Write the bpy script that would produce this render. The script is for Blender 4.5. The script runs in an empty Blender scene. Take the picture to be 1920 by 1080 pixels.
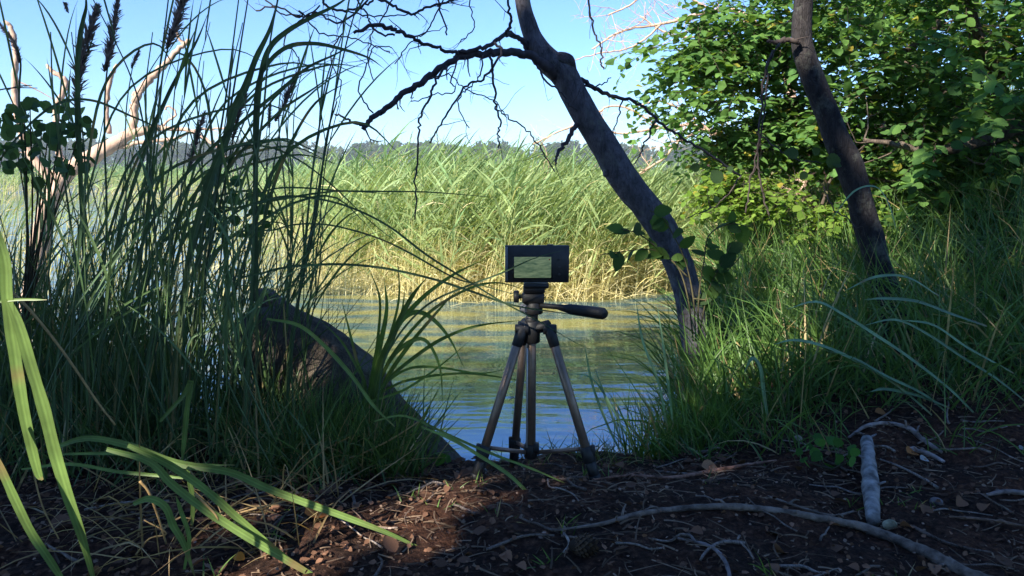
import bpy, math, random
import numpy as np
from mathutils import Vector
random.seed(7)
R = np.random.RandomState(11)
S = bpy.context.scene
COL = S.collection

# ------------------------------------------------------------------ camera
EYE = 0.73
F = 1387.0
PITCH = math.atan(210.0 / F)
cd = bpy.data.cameras.new('camera'); cam = bpy.data.objects.new('camera', cd); COL.objects.link(cam)
cam.location = (0, 0, EYE); cam.rotation_euler = (math.pi / 2 - PITCH, 0, 0)
cd.sensor_width = 36; cd.lens = F / 1920 * 36; cd.clip_start = 0.02; cd.clip_end = 6000
S.camera = cam
# ------------------------------------------------------------------ light
SUN_EL = math.radians(36)
SUN_H = np.array([-0.62, -0.78]); SUN_H /= np.linalg.norm(SUN_H)       # horizontal direction towards the sun
SUNV = np.array([SUN_H[0] * math.cos(SUN_EL), SUN_H[1] * math.cos(SUN_EL), math.sin(SUN_EL)])
sl = bpy.data.lights.new('sun', 'SUN'); sl.energy = 4.2; sl.angle = math.radians(0.5); sl.color = (1, 0.92, 0.78)
so = bpy.data.objects.new('sun', sl); COL.objects.link(so)
so.rotation_euler = Vector(SUNV).to_track_quat('Z', 'Y').to_euler()
so.location = (-6, -8, 9)
W = bpy.data.worlds.new('World'); S.world = W; W.use_nodes = True
nt = W.node_tree; bg = nt.nodes['Background']
sky = nt.nodes.new('ShaderNodeTexSky'); sky.sky_type = 'NISHITA'; sky.sun_disc = False
sky.sun_elevation = SUN_EL
sky.sun_rotation = math.atan2(SUN_H[0], SUN_H[1])
sky.air_density = 1.0; sky.dust_density = 0.0; sky.ozone_density = 5.0
tintn = nt.nodes.new('ShaderNodeMix'); tintn.data_type = 'RGBA'; tintn.blend_type = 'MULTIPLY'; tintn.inputs[0].default_value = 1
tintn.inputs[7].default_value = (.70, .90, 1.14, 1)
nt.links.new(sky.outputs[0], tintn.inputs[6]); nt.links.new(tintn.outputs[2], bg.inputs[0]); bg.inputs[1].default_value = 0.078
S.view_settings.view_transform = 'Standard'; S.view_settings.look = 'None'
S.view_settings.exposure = 1.55; S.view_settings.gamma = 1; S.view_settings.use_curve_mapping = False
S.cycles.max_bounces = 8; S.cycles.transparent_max_bounces = 8

WATER = -0.12
CP, SP = math.cos(PITCH), math.sin(PITCH)
def P(px, py, d):
    """world point that shows at photo pixel (px, py) at distance d along the ground"""
    u = (px - 960) / F; v = -(py - 540) / F
    y = CP + v * SP; z = v * CP - SP
    return np.array([u * d / y, d, EYE + z * d / y])
def px2m(n, d): return n * d / F

# ------------------------------------------------------------------ numeric helpers
def vnoise(x, y, seed=0):
    x = np.asarray(x, float); y = np.asarray(y, float)
    xi = np.floor(x).astype(np.int64); yi = np.floor(y).astype(np.int64)
    xf = x - xi; yf = y - yi
    xf = xf * xf * (3 - 2 * xf); yf = yf * yf * (3 - 2 * yf)
    def h(a, b):
        n = (a * 374761393 + b * 668265263 + seed * 1442695041) & 0x7fffffff
        n = ((n ^ (n >> 13)) * 1274126177) & 0x7fffffff
        return ((n ^ (n >> 16)) & 0xffff) / 65535.0
    return (h(xi, yi) * (1 - xf) + h(xi + 1, yi) * xf) * (1 - yf) + (h(xi, yi + 1) * (1 - xf) + h(xi + 1, yi + 1) * xf) * yf
def fbm(x, y, o=4, seed=0):
    s = 0; a = .5
    for k in range(o):
        s = s + a * (vnoise(x * 2 ** k, y * 2 ** k, seed + k) - .5); a *= .5
    return s
def sm(a, b, x):
    t = np.clip((np.asarray(x, float) - a) / (b - a), 0, 1); return t * t * (3 - 2 * t)
def shore_y(x):
    """distance at which the bank meets the water, for each x"""
    x = np.asarray(x, float)
    y = 2.02 + 0.05 * np.sin(x * 3.1 + 1) + .04 * np.sin(x * 7.7)
    y = y + sm(-.3, -.9, x) * .2 + sm(0.40, 0.85, x) * 1.2 + sm(0.8, 1.6, x) * 2.6 + sm(1.5, 3.5, x) * 8
    y = y + sm(-0.7, -2.2, x) * .5
    return y
def ground_z(x, y):
    x = np.asarray(x, float); y = np.asarray(y, float)
    s = y - shore_y(x)
    z = .045 - .07 * sm(1.45, 1.95, y) * sm(.9, .4, np.abs(x)) - .035 * sm(.4, .9, np.abs(x)) + .02 * fbm(x * 1.3, y * 1.3, 3, 5)
    z = z + sm(.55, 1.3, x) * .12 * sm(1.3, 2.4, y) + sm(1.1, 4.5, x) * 1.3 * sm(1.7, 3.6, y)
    z = z + sm(-.45, -.9, x) * .03
    z = z + sm(5, 40, np.hypot(x, y) * (y < 3)) * 1.0
    drop = sm(-.16, .12, s)
    return z * (1 - drop) + drop * (WATER - .06) - sm(.1, 2.5, s) * .8

def catmull(pts, n=6):
    p = np.asarray(pts, float); out = []
    q = np.vstack([2 * p[0] - p[1], p, 2 * p[-1] - p[-2]])
    for i in range(1, len(q) - 2):
        for k in range(n):
            t = k / n
            out.append(.5 * ((2 * q[i]) + (-q[i - 1] + q[i + 1]) * t + (2 * q[i - 1] - 5 * q[i] + 4 * q[i + 1] - q[i + 2]) * t * t + (-q[i - 1] + 3 * q[i] - 3 * q[i + 1] + q[i + 2]) * t ** 3))
    out.append(p[-1]); return np.array(out)
def unit(a):
    return a / np.maximum(np.linalg.norm(a, axis=-1, keepdims=True), 1e-9)

class MB:
    def __init__(s): s.v = []; s.f = []; s.c = []; s.n = 0
    def add(s, v, f, c=None):
        v = np.asarray(v, float).reshape(-1, 3); f = np.asarray(f, np.int64)
        if c is None: c = np.ones((len(v), 3))
        c = np.broadcast_to(np.asarray(c, float), (len(v), 3))
        s.v.append(v); s.c.append(c)
        if f.shape[1] == 3: f = np.hstack([f, f[:, 2:3]])
        s.f.append(f + s.n); s.n += len(v); return s
    def mesh(s, name, mat, smooth=True):
        v = np.vstack(s.v); f = np.vstack(s.f); c = np.vstack(s.c)
        tri = f[:, 2] == f[:, 3]
        order = np.concatenate([f[~tri].ravel(), f[tri][:, :3].ravel()])
        nq, n3 = int((~tri).sum()), int(tri.sum())
        me = bpy.data.meshes.new(name)
        me.vertices.add(len(v)); me.vertices.foreach_set('co', v.ravel())
        me.loops.add(len(order)); me.loops.foreach_set('vertex_index', order.astype(np.int32))
        me.polygons.add(nq + n3)
        me.polygons.foreach_set('loop_start', np.concatenate([np.arange(nq) * 4, nq * 4 + np.arange(n3) * 3]).astype(np.int32))
        me.update(calc_edges=True)
        if smooth: me.polygons.foreach_set('use_smooth', np.ones(nq + n3, bool))
        a = me.color_attributes.new('tint', 'FLOAT_COLOR', 'POINT')
        a.data.foreach_set('color', np.hstack([c, np.ones((len(c), 1))]).ravel().astype(np.float32))
        me.materials.append(mat); me.validate(); return me
    def obj(s, name, mat, parent=None, smooth=True):
        o = bpy.data.objects.new(name, s.mesh(name, mat, smooth)); COL.objects.link(o)
        if parent is not None:
            o.parent = parent
            l = parent.location
            o.data.transform(__import__('mathutils').Matrix.Translation(-l))
        return o

def thing(name, label, cat, loc=(0, 0, 0), group=None):
    o = bpy.data.objects.new(name, None); COL.objects.link(o); o.location = tuple(float(a) for a in loc)
    o.empty_display_size = .02
    return tag(o, label, cat, group)
def tag(o, label=None, cat=None, group=None, kind=None):
    if label: o['label'] = label
    if cat: o['category'] = cat
    if group: o['group'] = group
    if kind: o['kind'] = kind
    return o
def copy_tree(o, parent=None):
    c = o.copy(); COL.objects.link(c)
    if parent is not None: c.parent = parent
    for ch in list(KIDS.get(o.name, [])):
        copy_tree(ch, c)
    return c
KIDS = {}
def kids_scan(root):
    KIDS.clear()
    for o in bpy.data.objects:
        if o.parent is not None: KIDS.setdefault(o.parent.name, []).append(o)

def tube(mb, pts, rad, sides=8, c=(1, 1, 1), wob=0, seed=0, cap=True):
    p = np.asarray(pts, float); n = len(p)
    rad = np.interp(np.linspace(0, 1, n), np.linspace(0, 1, len(np.atleast_1d(rad))), np.atleast_1d(rad))
    t = unit(np.gradient(p, axis=0))
    ref = np.array([0.31, .93, .17])
    if abs(np.dot(t[0], ref)) > .9: ref = np.array([1, 0, .1])
    a = unit(np.cross(t, ref)); b = np.cross(t, a)
    th = np.linspace(0, 2 * np.pi, sides, endpoint=False)
    rr = rad[:, None] * np.ones(sides)[None]
    if wob:
        s = np.cumsum(np.r_[0, np.linalg.norm(np.diff(p, axis=0), axis=1)])
        k = 6 / max(rad.max(), 1e-4) * .12
        rr = rr * (1 + wob * 2 * (fbm(np.cos(th)[None] * 1.3 + s[:, None] * k + 3, np.sin(th)[None] * 1.3 + seed * 7.3 + s[:, None] * k * .4, 3, seed)))
    v = p[:, None] + rr[..., None] * (np.cos(th)[None, :, None] * a[:, None] + np.sin(th)[None, :, None] * b[:, None])
    i = np.arange(n - 1)[:, None] * sides; j = np.arange(sides)[None]; j2 = (j + 1) % sides
    f = np.stack([i + j, i + j2, i + sides + j2, i + sides + j], -1).reshape(-1, 4)
    v = v.reshape(-1, 3)
    if cap:
        v = np.vstack([v, p[0] , p[-1]])
        m = n * sides; jj = np.arange(sides)
        f = np.vstack([f, np.stack([(jj + 1) % sides, jj, np.full(sides, m), np.full(sides, m)], -1),
                       np.stack([m - sides + jj, m - sides + (jj + 1) % sides, np.full(sides, m + 1), np.full(sides, m + 1)], -1)])
    mb.add(v, f, c); return mb

def ribbons(mb, P0, D0, L, Wd, nseg, G, ref, c0, c1, prof='leaf', wind=None, fold=0.0):
    """N curved blades at once: start, start direction, length, width, droop, sideways reference, colour at base and tip"""
    N = len(P0); P0 = np.asarray(P0, float); D = unit(np.asarray(D0, float))
    L = np.broadcast_to(L, (N,)); Wd = np.broadcast_to(Wd, (N,)); G = np.broadcast_to(G, (N,))
    pts = [P0]; dirs = [D]; p = P0
    for k in range(nseg):
        D = D + np.stack([np.zeros(N), np.zeros(N), -G / nseg * (.4 + 1.2 * k / nseg)], -1)
        if wind is not None: D = D + wind / nseg
        D = unit(D); p = p + D * (L / nseg)[:, None]; pts.append(p); dirs.append(D)
    pts = np.stack(pts, 1); dirs = np.stack(dirs, 1)
    side = unit(np.cross(dirs, np.broadcast_to(ref, (N, 3))[:, None, :]))
    s = np.linspace(0, 1, nseg + 1)
    if prof == 'leaf': w = np.interp(s, [0, .08, .35, .7, 1], [.35, .7, 1, .75, .02])
    elif prof == 'grass': w = np.interp(s, [0, .5, 1], [1, .85, .03])
    elif prof == 'stem': w = np.interp(s, [0, 1], [1, .45])
    else: w = np.sin(np.pi * np.clip(s, .03, .97))
    hw = (w[None] * Wd[:, None] * .5)[..., None]
    if fold:
        nrm = np.cross(side, dirs)
        v = np.stack([pts - side * hw + nrm * hw * fold, pts, pts + side * hw + nrm * hw * fold], 2); K = 3
    else:
        v = np.stack([pts - side * hw, pts + side * hw], 2); K = 2
    c0 = np.broadcast_to(c0, (N, 3)); c1 = np.broadcast_to(c1, (N, 3))
    c = c0[:, None, None] * (1 - s[None, :, None, None]) + c1[:, None, None] * s[None, :, None, None]
    c = np.broadcast_to(c, v.shape)
    M = (nseg + 1) * K
    fs = []
    for k in range(nseg):
        for q in range(K - 1):
            a = k * K + q; fs.append([a, a + 1, a + K + 1, a + K])
    f = (np.arange(N)[:, None, None] * M + np.array(fs)[None]).reshape(-1, 4)
    mb.add(v.reshape(-1, 3), f, c.reshape(-1, 3)); return pts

def strap(mb, pts, w, ref=(0, -1, .25), c0=(.1, .2, .04), c1=None, taper=(.5, 1, .9, .03), fold=.25, n=5, twist=0, taps=None):
    """one blade along a given path"""
    p = catmull(pts, n); N = len(p); t = unit(np.gradient(p, axis=0))
    r = np.broadcast_to(np.array(ref, float), (N, 3)).copy()
    side = unit(np.cross(t, r)); nr = np.cross(side, t)
    s = np.linspace(0, 1, N)
    if twist:
        an = twist * s
        side, nr = side * np.cos(an)[:, None] + nr * np.sin(an)[:, None], nr * np.cos(an)[:, None] - side * np.sin(an)[:, None]
    hw = (np.interp(s, np.linspace(0, 1, len(taper)) if taps is None else taps, taper) * w * .5)[:, None]
    ac = np.array([-1, -.66, -.33, 0, .33, .66, 1.]); rib = np.array([.86, 1.05, .84, 1.3, .84, 1.05, .86])
    hw = hw * (1 + .22 * fbm(s * 14 + w * 700, s * 0 + 3, 3, 12))[:, None]
    v = np.stack([p + side * hw * a + nr * hw * fold * abs(a) for a in ac], 1)
    c0 = np.array(c0); c1 = c0 if c1 is None else np.array(c1)
    c = c0[None, None] * (1 - s[:, None, None]) + c1[None, None] * s[:, None, None]
    c = np.broadcast_to(c, v.shape) * (1 + .5 * fbm(s * 9 + w * 900, s * 0 + p[0, 0] * 50, 3, 3))[:, None, None] * rib[None, :, None]
    dryness = (sm(.90, 1.0, s) * .8 + .9 * sm(.16, .26, fbm(s * 11 + w * 500, s * 0 + p[0, 2] * 9, 3, 31)))[:, None, None]
    c = c * (1 - dryness) + np.array([.26, .19, .08]) * dryness
    i = np.arange(N - 1)[:, None] * 7 + np.arange(6)[None]
    f = np.stack([i, i + 1, i + 8, i + 7], -1).reshape(-1, 4)
    mb.add(v.reshape(-1, 3), f, c.reshape(-1, 3)); return p

# leaf template: ovate, toothed a little, folded on the midrib; length 1 along +x
_s = np.array([0, .08, .18, .28, .37, .48, .57, .68, .77, .87, .94, 1.0]); _w = np.array([.02, .17, .30, .33, .39, .36, .375, .29, .28, .16, .11, .0])
LV = []
for a, b in zip(_s, _w):
    LV += [[a, b, .10 * b - .12 * a * a], [a, 0, -.12 * a * a - .02], [a, -b, .10 * b - .12 * a * a]]
LV = np.array(LV); LFc = []
for k in range(len(_s) - 1):
    for q in range(2):
        a = k * 3 + q; LFc.append([a, a + 1, a + 4, a + 3])
LFc = np.array(LFc)
# cheap leaf: 4 corner kite with mid fold
CV = np.array([[0, 0, 0], [.35, .36, .07], [.75, .25, .02], [1, 0, -.1], [.75, -.25, .02], [.35, -.36, .07], [.5, 0, -.03]])
CF = np.array([[0, 6, 1, 1], [1, 6, 3, 2], [0, 5, 6, 6], [6, 5, 4, 3]])
def frames(X, Nn):
    X = unit(X); Y = unit(np.cross(Nn, X)); Z = np.cross(X, Y)
    return np.stack([X, Y, Z], -1)
def leaves(mb, pos, X, Nn, size, col, tmpl=(CV, CF)):
    V, Fc = tmpl; N = len(pos)
    M = frames(X, Nn); size = np.broadcast_to(size, (N,))
    v = np.einsum('nij,kj->nki', M, V) * size[:, None, None] + pos[:, None]
    f = (np.arange(N)[:, None, None] * len(V) + Fc[None]).reshape(-1, 4)
    c = np.broadcast_to(np.broadcast_to(col, (N, 3))[:, None], v.shape)
    mb.add(v.reshape(-1, 3), f, c.reshape(-1, 3))
def hexc(a, b, n, j=.15):
    t = R.rand(n, 1); c = np.array(a)[None] * (1 - t) + np.array(b)[None] * t
    return np.clip(c * (1 + (R.rand(n, 1) - .5) * 2 * j), 0, 1)

# ------------------------------------------------------------------ materials
def mat(name, rough=.6, trans=0, noise=(30, .35), metal=0, base=None, bump=0, bscale=60, spec=.5, stretch=None, emis=None):
    m = bpy.data.materials.new(name); m.use_nodes = True; t = m.node_tree; N = t.nodes; Lk = t.links
    b = N['Principled BSDF']; out = N['Material Output']
    b.inputs['Roughness'].default_value = rough; b.inputs['Metallic'].default_value = metal
    b.inputs['Specular IOR Level'].default_value = spec
    at = N.new('ShaderNodeAttribute'); at.attribute_name = 'tint'
    tc = N.new('ShaderNodeTexCoord'); mp = N.new('ShaderNodeMapping'); Lk.new(tc.outputs['Object'], mp.inputs[0])
    if stretch: mp.inputs['Scale'].default_value = stretch
    no = N.new('ShaderNodeTexNoise'); no.inputs['Scale'].default_value = noise[0]; no.inputs['Detail'].default_value = 4
    Lk.new(mp.outputs[0], no.inputs['Vector'])
    mr = N.new('ShaderNodeMapRange'); mr.inputs['From Min'].default_value = .3; mr.inputs['From Max'].default_value = .7
    mr.inputs['To Min'].default_value = 1 - noise[1]; mr.inputs['To Max'].default_value = 1 + noise[1]
    Lk.new(no.outputs[0], mr.inputs[0])
    vm = N.new('ShaderNodeVectorMath'); vm.operation = 'SCALE'
    Lk.new(at.outputs['Color'], vm.inputs[0]); Lk.new(mr.outputs[0], vm.inputs['Scale'])
    col = vm.outputs[0]
    if base:
        v2 = N.new('ShaderNodeVectorMath'); v2.operation = 'MULTIPLY'; v2.inputs[1].default_value = base[:3]
        Lk.new(col, v2.inputs[0]); col = v2.outputs[0]
    Lk.new(col, b.inputs['Base Color'])
    if bump:
        n2 = N.new('ShaderNodeTexNoise'); n2.inputs['Scale'].default_value = bscale; n2.inputs['Detail'].default_value = 6
        Lk.new(mp.outputs[0], n2.inputs['Vector'])
        bp = N.new('ShaderNodeBump'); bp.inputs['Strength'].default_value = 1; bp.inputs['Distance'].default_value = bump
        Lk.new(n2.outputs[0], bp.inputs['Height']); Lk.new(bp.outputs[0], b.inputs['Normal'])
    if trans:
        tr = N.new('ShaderNodeBsdfTranslucent'); mx = N.new('ShaderNodeMixShader'); mx.inputs[0].default_value = trans
        g = N.new('ShaderNodeVectorMath'); g.operation = 'MULTIPLY'; g.inputs[1].default_value = (1.5, 1.35, .6)
        Lk.new(col, g.inputs[0]); Lk.new(g.outputs[0], tr.inputs[0])
        Lk.new(b.outputs[0], mx.inputs[1]); Lk.new(tr.outputs[0], mx.inputs[2]); Lk.new(mx.outputs[0], out.inputs[0])
    return m
M_LEAF = mat('leaf', .6, .45, (40, .3), spec=.1)
M_GRASS = mat('grass', .45, .3, (25, .25), spec=.45)
M_REED = mat('reed', .5, .3, (18, .25), spec=.3)
M_DRY = mat('dry_litter', .8, .12, (60, .3), spec=.2)
M_BARK = mat('bark', .85, 0, (45, .45), bump=.004, bscale=90, spec=.2, stretch=(1, 1, .45))
def bark_detail(m):
    T = m.node_tree; N = T.nodes; L = T.links; b = N['Principled BSDF']; src = b.inputs['Base Color'].links[0].from_socket
    tc = N.new('ShaderNodeTexCoord'); mp = N.new('ShaderNodeMapping'); mp.inputs['Scale'].default_value = (1, 1, .28); L.new(tc.outputs['Object'], mp.inputs[0])
    vo = N.new('ShaderNodeTexVoronoi'); vo.feature = 'DISTANCE_TO_EDGE'; vo.inputs['Scale'].default_value = 70; 
    wn = N.new('ShaderNodeTexNoise'); wn.inputs['Scale'].default_value = 30; L.new(mp.outputs[0], wn.inputs['Vector'])
    mx = N.new('ShaderNodeMix'); mx.data_type = 'RGBA'; mx.inputs[0].default_value = .11; L.new(mp.outputs[0], mx.inputs[6]); L.new(wn.outputs['Color'], mx.inputs[7]); L.new(mx.outputs[2], vo.inputs['Vector'])
    r1 = N.new('ShaderNodeMapRange'); r1.inputs['From Max'].default_value = .12; r1.inputs['To Min'].default_value = .66; L.new(vo.outputs['Distance'], r1.inputs[0])
    s1 = N.new('ShaderNodeVectorMath'); s1.operation = 'SCALE'; L.new(src, s1.inputs[0]); L.new(r1.outputs[0], s1.inputs['Scale'])
    n2 = N.new('ShaderNodeTexNoise'); n2.inputs['Scale'].default_value = 11; n2.inputs['Detail'].default_value = 8; n2.inputs['Roughness'].default_value = .7; L.new(tc.outputs['Object'], n2.inputs['Vector'])
    r2 = N.new('ShaderNodeMapRange'); r2.inputs['From Min'].default_value = .55; r2.inputs['From Max'].default_value = .68; r2.inputs['To Max'].default_value = .55; L.new(n2.outputs[0], r2.inputs[0])
    m2 = N.new('ShaderNodeMix'); m2.data_type = 'RGBA'; L.new(r2.outputs[0], m2.inputs[0]); L.new(s1.outputs[0], m2.inputs[6]); m2.inputs[7].default_value = (.17, .18, .15, 1); L.new(m2.outputs[2], b.inputs['Base Color'])
    b2 = N.new('ShaderNodeBump'); b2.inputs['Distance'].default_value = .004; L.new(r1.outputs[0], b2.inputs['Height']); L.new(b.inputs['Normal'].links[0].from_socket, b2.inputs['Normal']); L.new(b2.outputs[0], b.inputs['Normal'])
bark_detail(M_BARK)
M_ROOT = mat('weathered_root', .85, 0, (38, .65), bump=.006, bscale=110, spec=.15)
M_DEAD = mat('dead_wood', .75, 0, (35, .3), bump=.003, bscale=60, spec=.25, stretch=(1, 1, .4))
M_TWIG = mat('twig', .8, 0, (60, .3), spec=.2)
M_PLASTIC = mat('black_plastic', .55, 0, (80, .25), bump=.0002, bscale=500, spec=.5)
M_METAL = mat('bronze_metal', .4, 0, (50, .18), metal=.55, bump=.00008, bscale=300)
M_SEED = mat('seed_head', .8, .15, (90, .4), spec=.1)

def soil_material():
    m = bpy.data.materials.new('forest_soil'); m.use_nodes = True; t = m.node_tree; N = t.nodes; Lk = t.links; b = N['Principled BSDF']
    tc = N.new('ShaderNodeTexCoord')
    def noise(sc, det=6, rough=.6):
        n = N.new('ShaderNodeTexNoise'); n.inputs['Scale'].default_value = sc; n.inputs['Detail'].default_value = det; n.inputs['Roughness'].default_value = rough
        Lk.new(tc.outputs['Object'], n.inputs['Vector']); return n
    n1 = noise(7); n2 = noise(70, 8, .7); n3 = noise(25)
    r = N.new('ShaderNodeValToRGB'); Lk.new(n2.outputs[0], r.inputs[0])
    e = r.color_ramp.elements; e[0].position = .34; e[0].color = (.022, .011, .008, 1); e[1].position = .72; e[1].color = (.19, .11, .07, 1)
    x = e.new(.52); x.color = (.075, .042, .028, 1)
    r2 = N.new('ShaderNodeValToRGB'); Lk.new(n1.outputs[0], r2.inputs[0])
    r2.color_ramp.elements[0].position = .4; r2.color_ramp.elements[0].color = (.55, .55, .6, 1)
    r2.color_ramp.elements[1].position = .65; r2.color_ramp.elements[1].color = (1.25, 1.0, .9, 1)
    mx = N.new('ShaderNodeMix'); mx.data_type = 'RGBA'; mx.blend_type = 'MULTIPLY'; mx.inputs[0].default_value = 1
    Lk.new(r.outputs[0], mx.inputs[6]); Lk.new(r2.outputs[0], mx.inputs[7]); Lk.new(mx.outputs[2], b.inputs['Base Color'])
    b.inputs['Roughness'].default_value = .95; b.inputs['Specular IOR Level'].default_value = .15
    ad = N.new('ShaderNodeMath'); ad.operation = 'ADD'; Lk.new(n2.outputs[0], ad.inputs[0]); Lk.new(n3.outputs[0], ad.inputs[1])
    bp = N.new('ShaderNodeBump'); bp.inputs['Distance'].default_value = .02; Lk.new(ad.outputs[0], bp.inputs['Height']); Lk.new(bp.outputs[0], b.inputs['Normal'])
    return m
def water_material():
    m = bpy.data.materials.new('lake_water'); m.use_nodes = True; t = m.node_tree; N = t.nodes; Lk = t.links; b = N['Principled BSDF']
    tc = N.new('ShaderNodeTexCoord')
    def noise(sx, sy, det, off):
        mp = N.new('ShaderNodeMapping'); mp.inputs['Scale'].default_value = (sx, sy, 1); mp.inputs['Location'].default_value = (off, off, 0)
        mp.inputs['Rotation'].default_value = (0, 0, math.radians(8))
        n = N.new('ShaderNodeTexNoise'); n.inputs['Scale'].default_value = 1; n.inputs['Detail'].default_value = det; n.inputs['Roughness'].default_value = .5
        Lk.new(tc.outputs['Object'], mp.inputs[0]); Lk.new(mp.outputs[0], n.inputs['Vector']); return n
    a = noise(2.2, 7, 2, 3); c = noise(6, 26, 3, 11); d = noise(.5, 1.5, 2, 5)
    b1 = N.new('ShaderNodeBump'); b1.inputs['Distance'].default_value = .009; Lk.new(a.outputs[0], b1.inputs['Height'])
    b2 = N.new('ShaderNodeBump'); b2.inputs['Distance'].default_value = .0009; Lk.new(c.outputs[0], b2.inputs['Height']); Lk.new(b1.outputs[0], b2.inputs['Normal'])
    b3 = N.new('ShaderNodeBump'); b3.inputs['Distance'].default_value = .014; Lk.new(d.outputs[0], b3.inputs['Height']); Lk.new(b2.outputs[0], b3.inputs['Normal'])
    al = noise(1.3, 5, 4, 21); rp = N.new('ShaderNodeValToRGB'); Lk.new(al.outputs[0], rp.inputs[0])
    rp.color_ramp.elements[0].position = .44; rp.color_ramp.elements[0].color = (.035, .085, .12, 1); rp.color_ramp.elements[1].position = .58; rp.color_ramp.elements[1].color = (.24, .22, .08, 1)  # olive streaks put the reeds' reflection into the water colour
    Lk.new(rp.outputs[0], b.inputs['Base Color']); b.inputs['Roughness'].default_value = .04
    b.inputs['IOR'].default_value = 4.2
    b.inputs['Specular Tint'].default_value = (.72, .88, 1, 1)
    Lk.new(b3.outputs[0], b.inputs['Normal'])
    return m

# ------------------------------------------------------------------ ground, water, far shore
def grid(xs, ys, zf, m, name):
    X, Y = np.meshgrid(xs, ys); Z = zf(X, Y); nx, ny = len(xs), len(ys)
    v = np.stack([X, Y, Z], -1).reshape(-1, 3)
    i = np.arange(ny - 1)[:, None] * nx + np.arange(nx - 1)[None]
    f = np.stack([i, i + 1, i + nx + 1, i + nx], -1).reshape(-1, 4)
    return MB().add(v, f).obj(name, m)
xs = np.unique(np.concatenate([np.linspace(-60, -2.2, 40), np.linspace(-2.2, 2.4, 330), np.linspace(2.4, 9, 50), np.linspace(9, 60, 20)]))
ys = np.unique(np.concatenate([np.linspace(-60, .6, 50), np.linspace(.6, 3, 220), np.linspace(3, 7, 60), np.linspace(7, 40, 30)]))
def gz(X, Y):
    near = np.exp(-((Y - 1.6) / 1.6) ** 2)
    bump = (.045 * fbm(X * 8, Y * 8, 4, 21) + .020 * fbm(X * 34, Y * 34, 3, 33)) * near
    return ground_z(X, Y) + bump
tag(grid(xs, ys, gz, soil_material(), 'ground'), kind='structure')
tag(grid(np.array([-700., 700.]), np.array([1.2, 700.]), lambda X, Y: X * 0 + WATER, water_material(), 'lake_water'), kind='structure')
def far_z(X, Y): return WATER - .5 + sm(0, 12, Y - 250 - 12 * fbm(X / 60, X * 0, 3, 2)) * 1.5 + sm(0, 400, Y - 260) * 6
tag(grid(np.linspace(-700, 700, 200), np.array([235., 245, 250, 255, 260, 270, 300, 400, 550, 700]), far_z,
         mat('far_shore_ground', .9, base=(.06, .09, .03)), 'far_shore'), kind='structure')

def far_forest():
    mb = MB(); tr = MB()
    n = 1000
    x = np.sort(R.uniform(-330, 330, n)); y = 262 + R.rand(n) * 60
    h = 9.5 + 4 * fbm(x / 22, x * 0 + 3, 3, 9) * 2 + R.rand(n) * 2.6 + (x < 0) * 1.2
    h = h * (y / 290)
    for i in range(n):
        k = 90; w = h[i] * (.2 + .12 * R.rand()); con = R.rand() < .3
        u = R.rand(k) ** .7; th = R.rand(k) * 2 * np.pi
        prof = (1 - u) * 1.0 + .12 if con else np.sqrt(np.clip(1 - (u * 1.25 - .35) ** 2, .05, 1))
        r = w * prof * np.sqrt(.35 + .65 * R.rand(k))
        pos = np.stack([x[i] + np.cos(th) * r, y[i] + np.sin(th) * r, .5 + u * h[i]], -1)
        leaves(mb, pos, R.randn(k, 3), R.randn(k, 3), .9 + R.rand(k) * 1.1,
               hexc((.035, .06, .03), (.07, .10, .04), 1, .2) * (1 + .25 * R.randn(k, 1).clip(-1, 1)))
    tag(mb.obj('far_forest', M_LEAF, smooth=False), 'hazy dark green wood along the far shore of the lake', 'forest', kind='stuff')
far_forest()

# ------------------------------------------------------------------ reeds
GOLD = np.array([.50, .43, .19]); STRAW = np.array([.60, .54, .33]); RG1 = np.array([.13, .26, .12]); RG2 = np.array([.27, .38, .17])
def reed_mass(base, h, mb, per=8, wl=.0155, ll=.34, gold_to=.24, sw=.006, green=(RG1, RG2), lean=.25):
    N = len(base)
    az = R.normal(0.1, .7, N)                                    # lean mostly to the right, as the wind has it
    D = np.stack([np.cos(az) * lean * R.rand(N) * 1.6, np.sin(az) * lean * R.rand(N), np.ones(N)], -1)
    cst = hexc(GOLD, STRAW, N, .2)
    tip = hexc(green[1], (.35, .36, .12), N, .2)
    pts = ribbons(mb, base, D, h, sw * (.7 + .6 * R.rand(N)), 5, .18 * R.rand(N), R.randn(N, 3) * .4 + [0, -1, 0], cst, tip, 'stem')
    for k in range(per):
        s = np.clip((k + .6 * R.rand(N)) / per * .98 + .06, 0, .99) * 5
        i = np.minimum(s.astype(int), 4); fr = (s - i)[:, None]; ar = np.arange(N)
        p = pts[ar, i] * (1 - fr) + pts[ar, i + 1] * fr
        a = R.normal(0.0, .6, N) + np.where(R.rand(N) < .27, np.pi, 0)
        up = .6 + R.rand(N) * 1.5
        Dl = np.stack([np.cos(a), np.sin(a) * .8, up], -1)
        hf = (p[:, 2] - WATER) / 1.15
        dry = (hf < gold_to * (.1 + 1.7 * R.rand(N))) | (R.rand(N) < .08)
        cg = hexc(green[0], green[1], N, .22); cdry = hexc(GOLD, STRAW, N, .25)
        mixg = np.clip(hf * 1.4 - .3, 0, 1)[:, None]
        cg = cg * (.6 + .4 * mixg) + np.array([.42, .42, .14]) * (.4 - .4 * mixg)
        cc = np.where(dry[:, None], cdry, cg)
        L = ll * (.55 + .7 * R.rand(N)) * np.where(dry, .7, 1)
        ribbons(mb, p, Dl, L, wl * (.6 + .6 * R.rand(N)) * np.where(dry, .55, 1), 4, R.rand(N) * 1.2 + np.where(dry, 1.2, 0), R.randn(N, 3) * .5 + [0, .5, 1], cc, cc * 1.1, 'leaf')
    return pts
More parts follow.
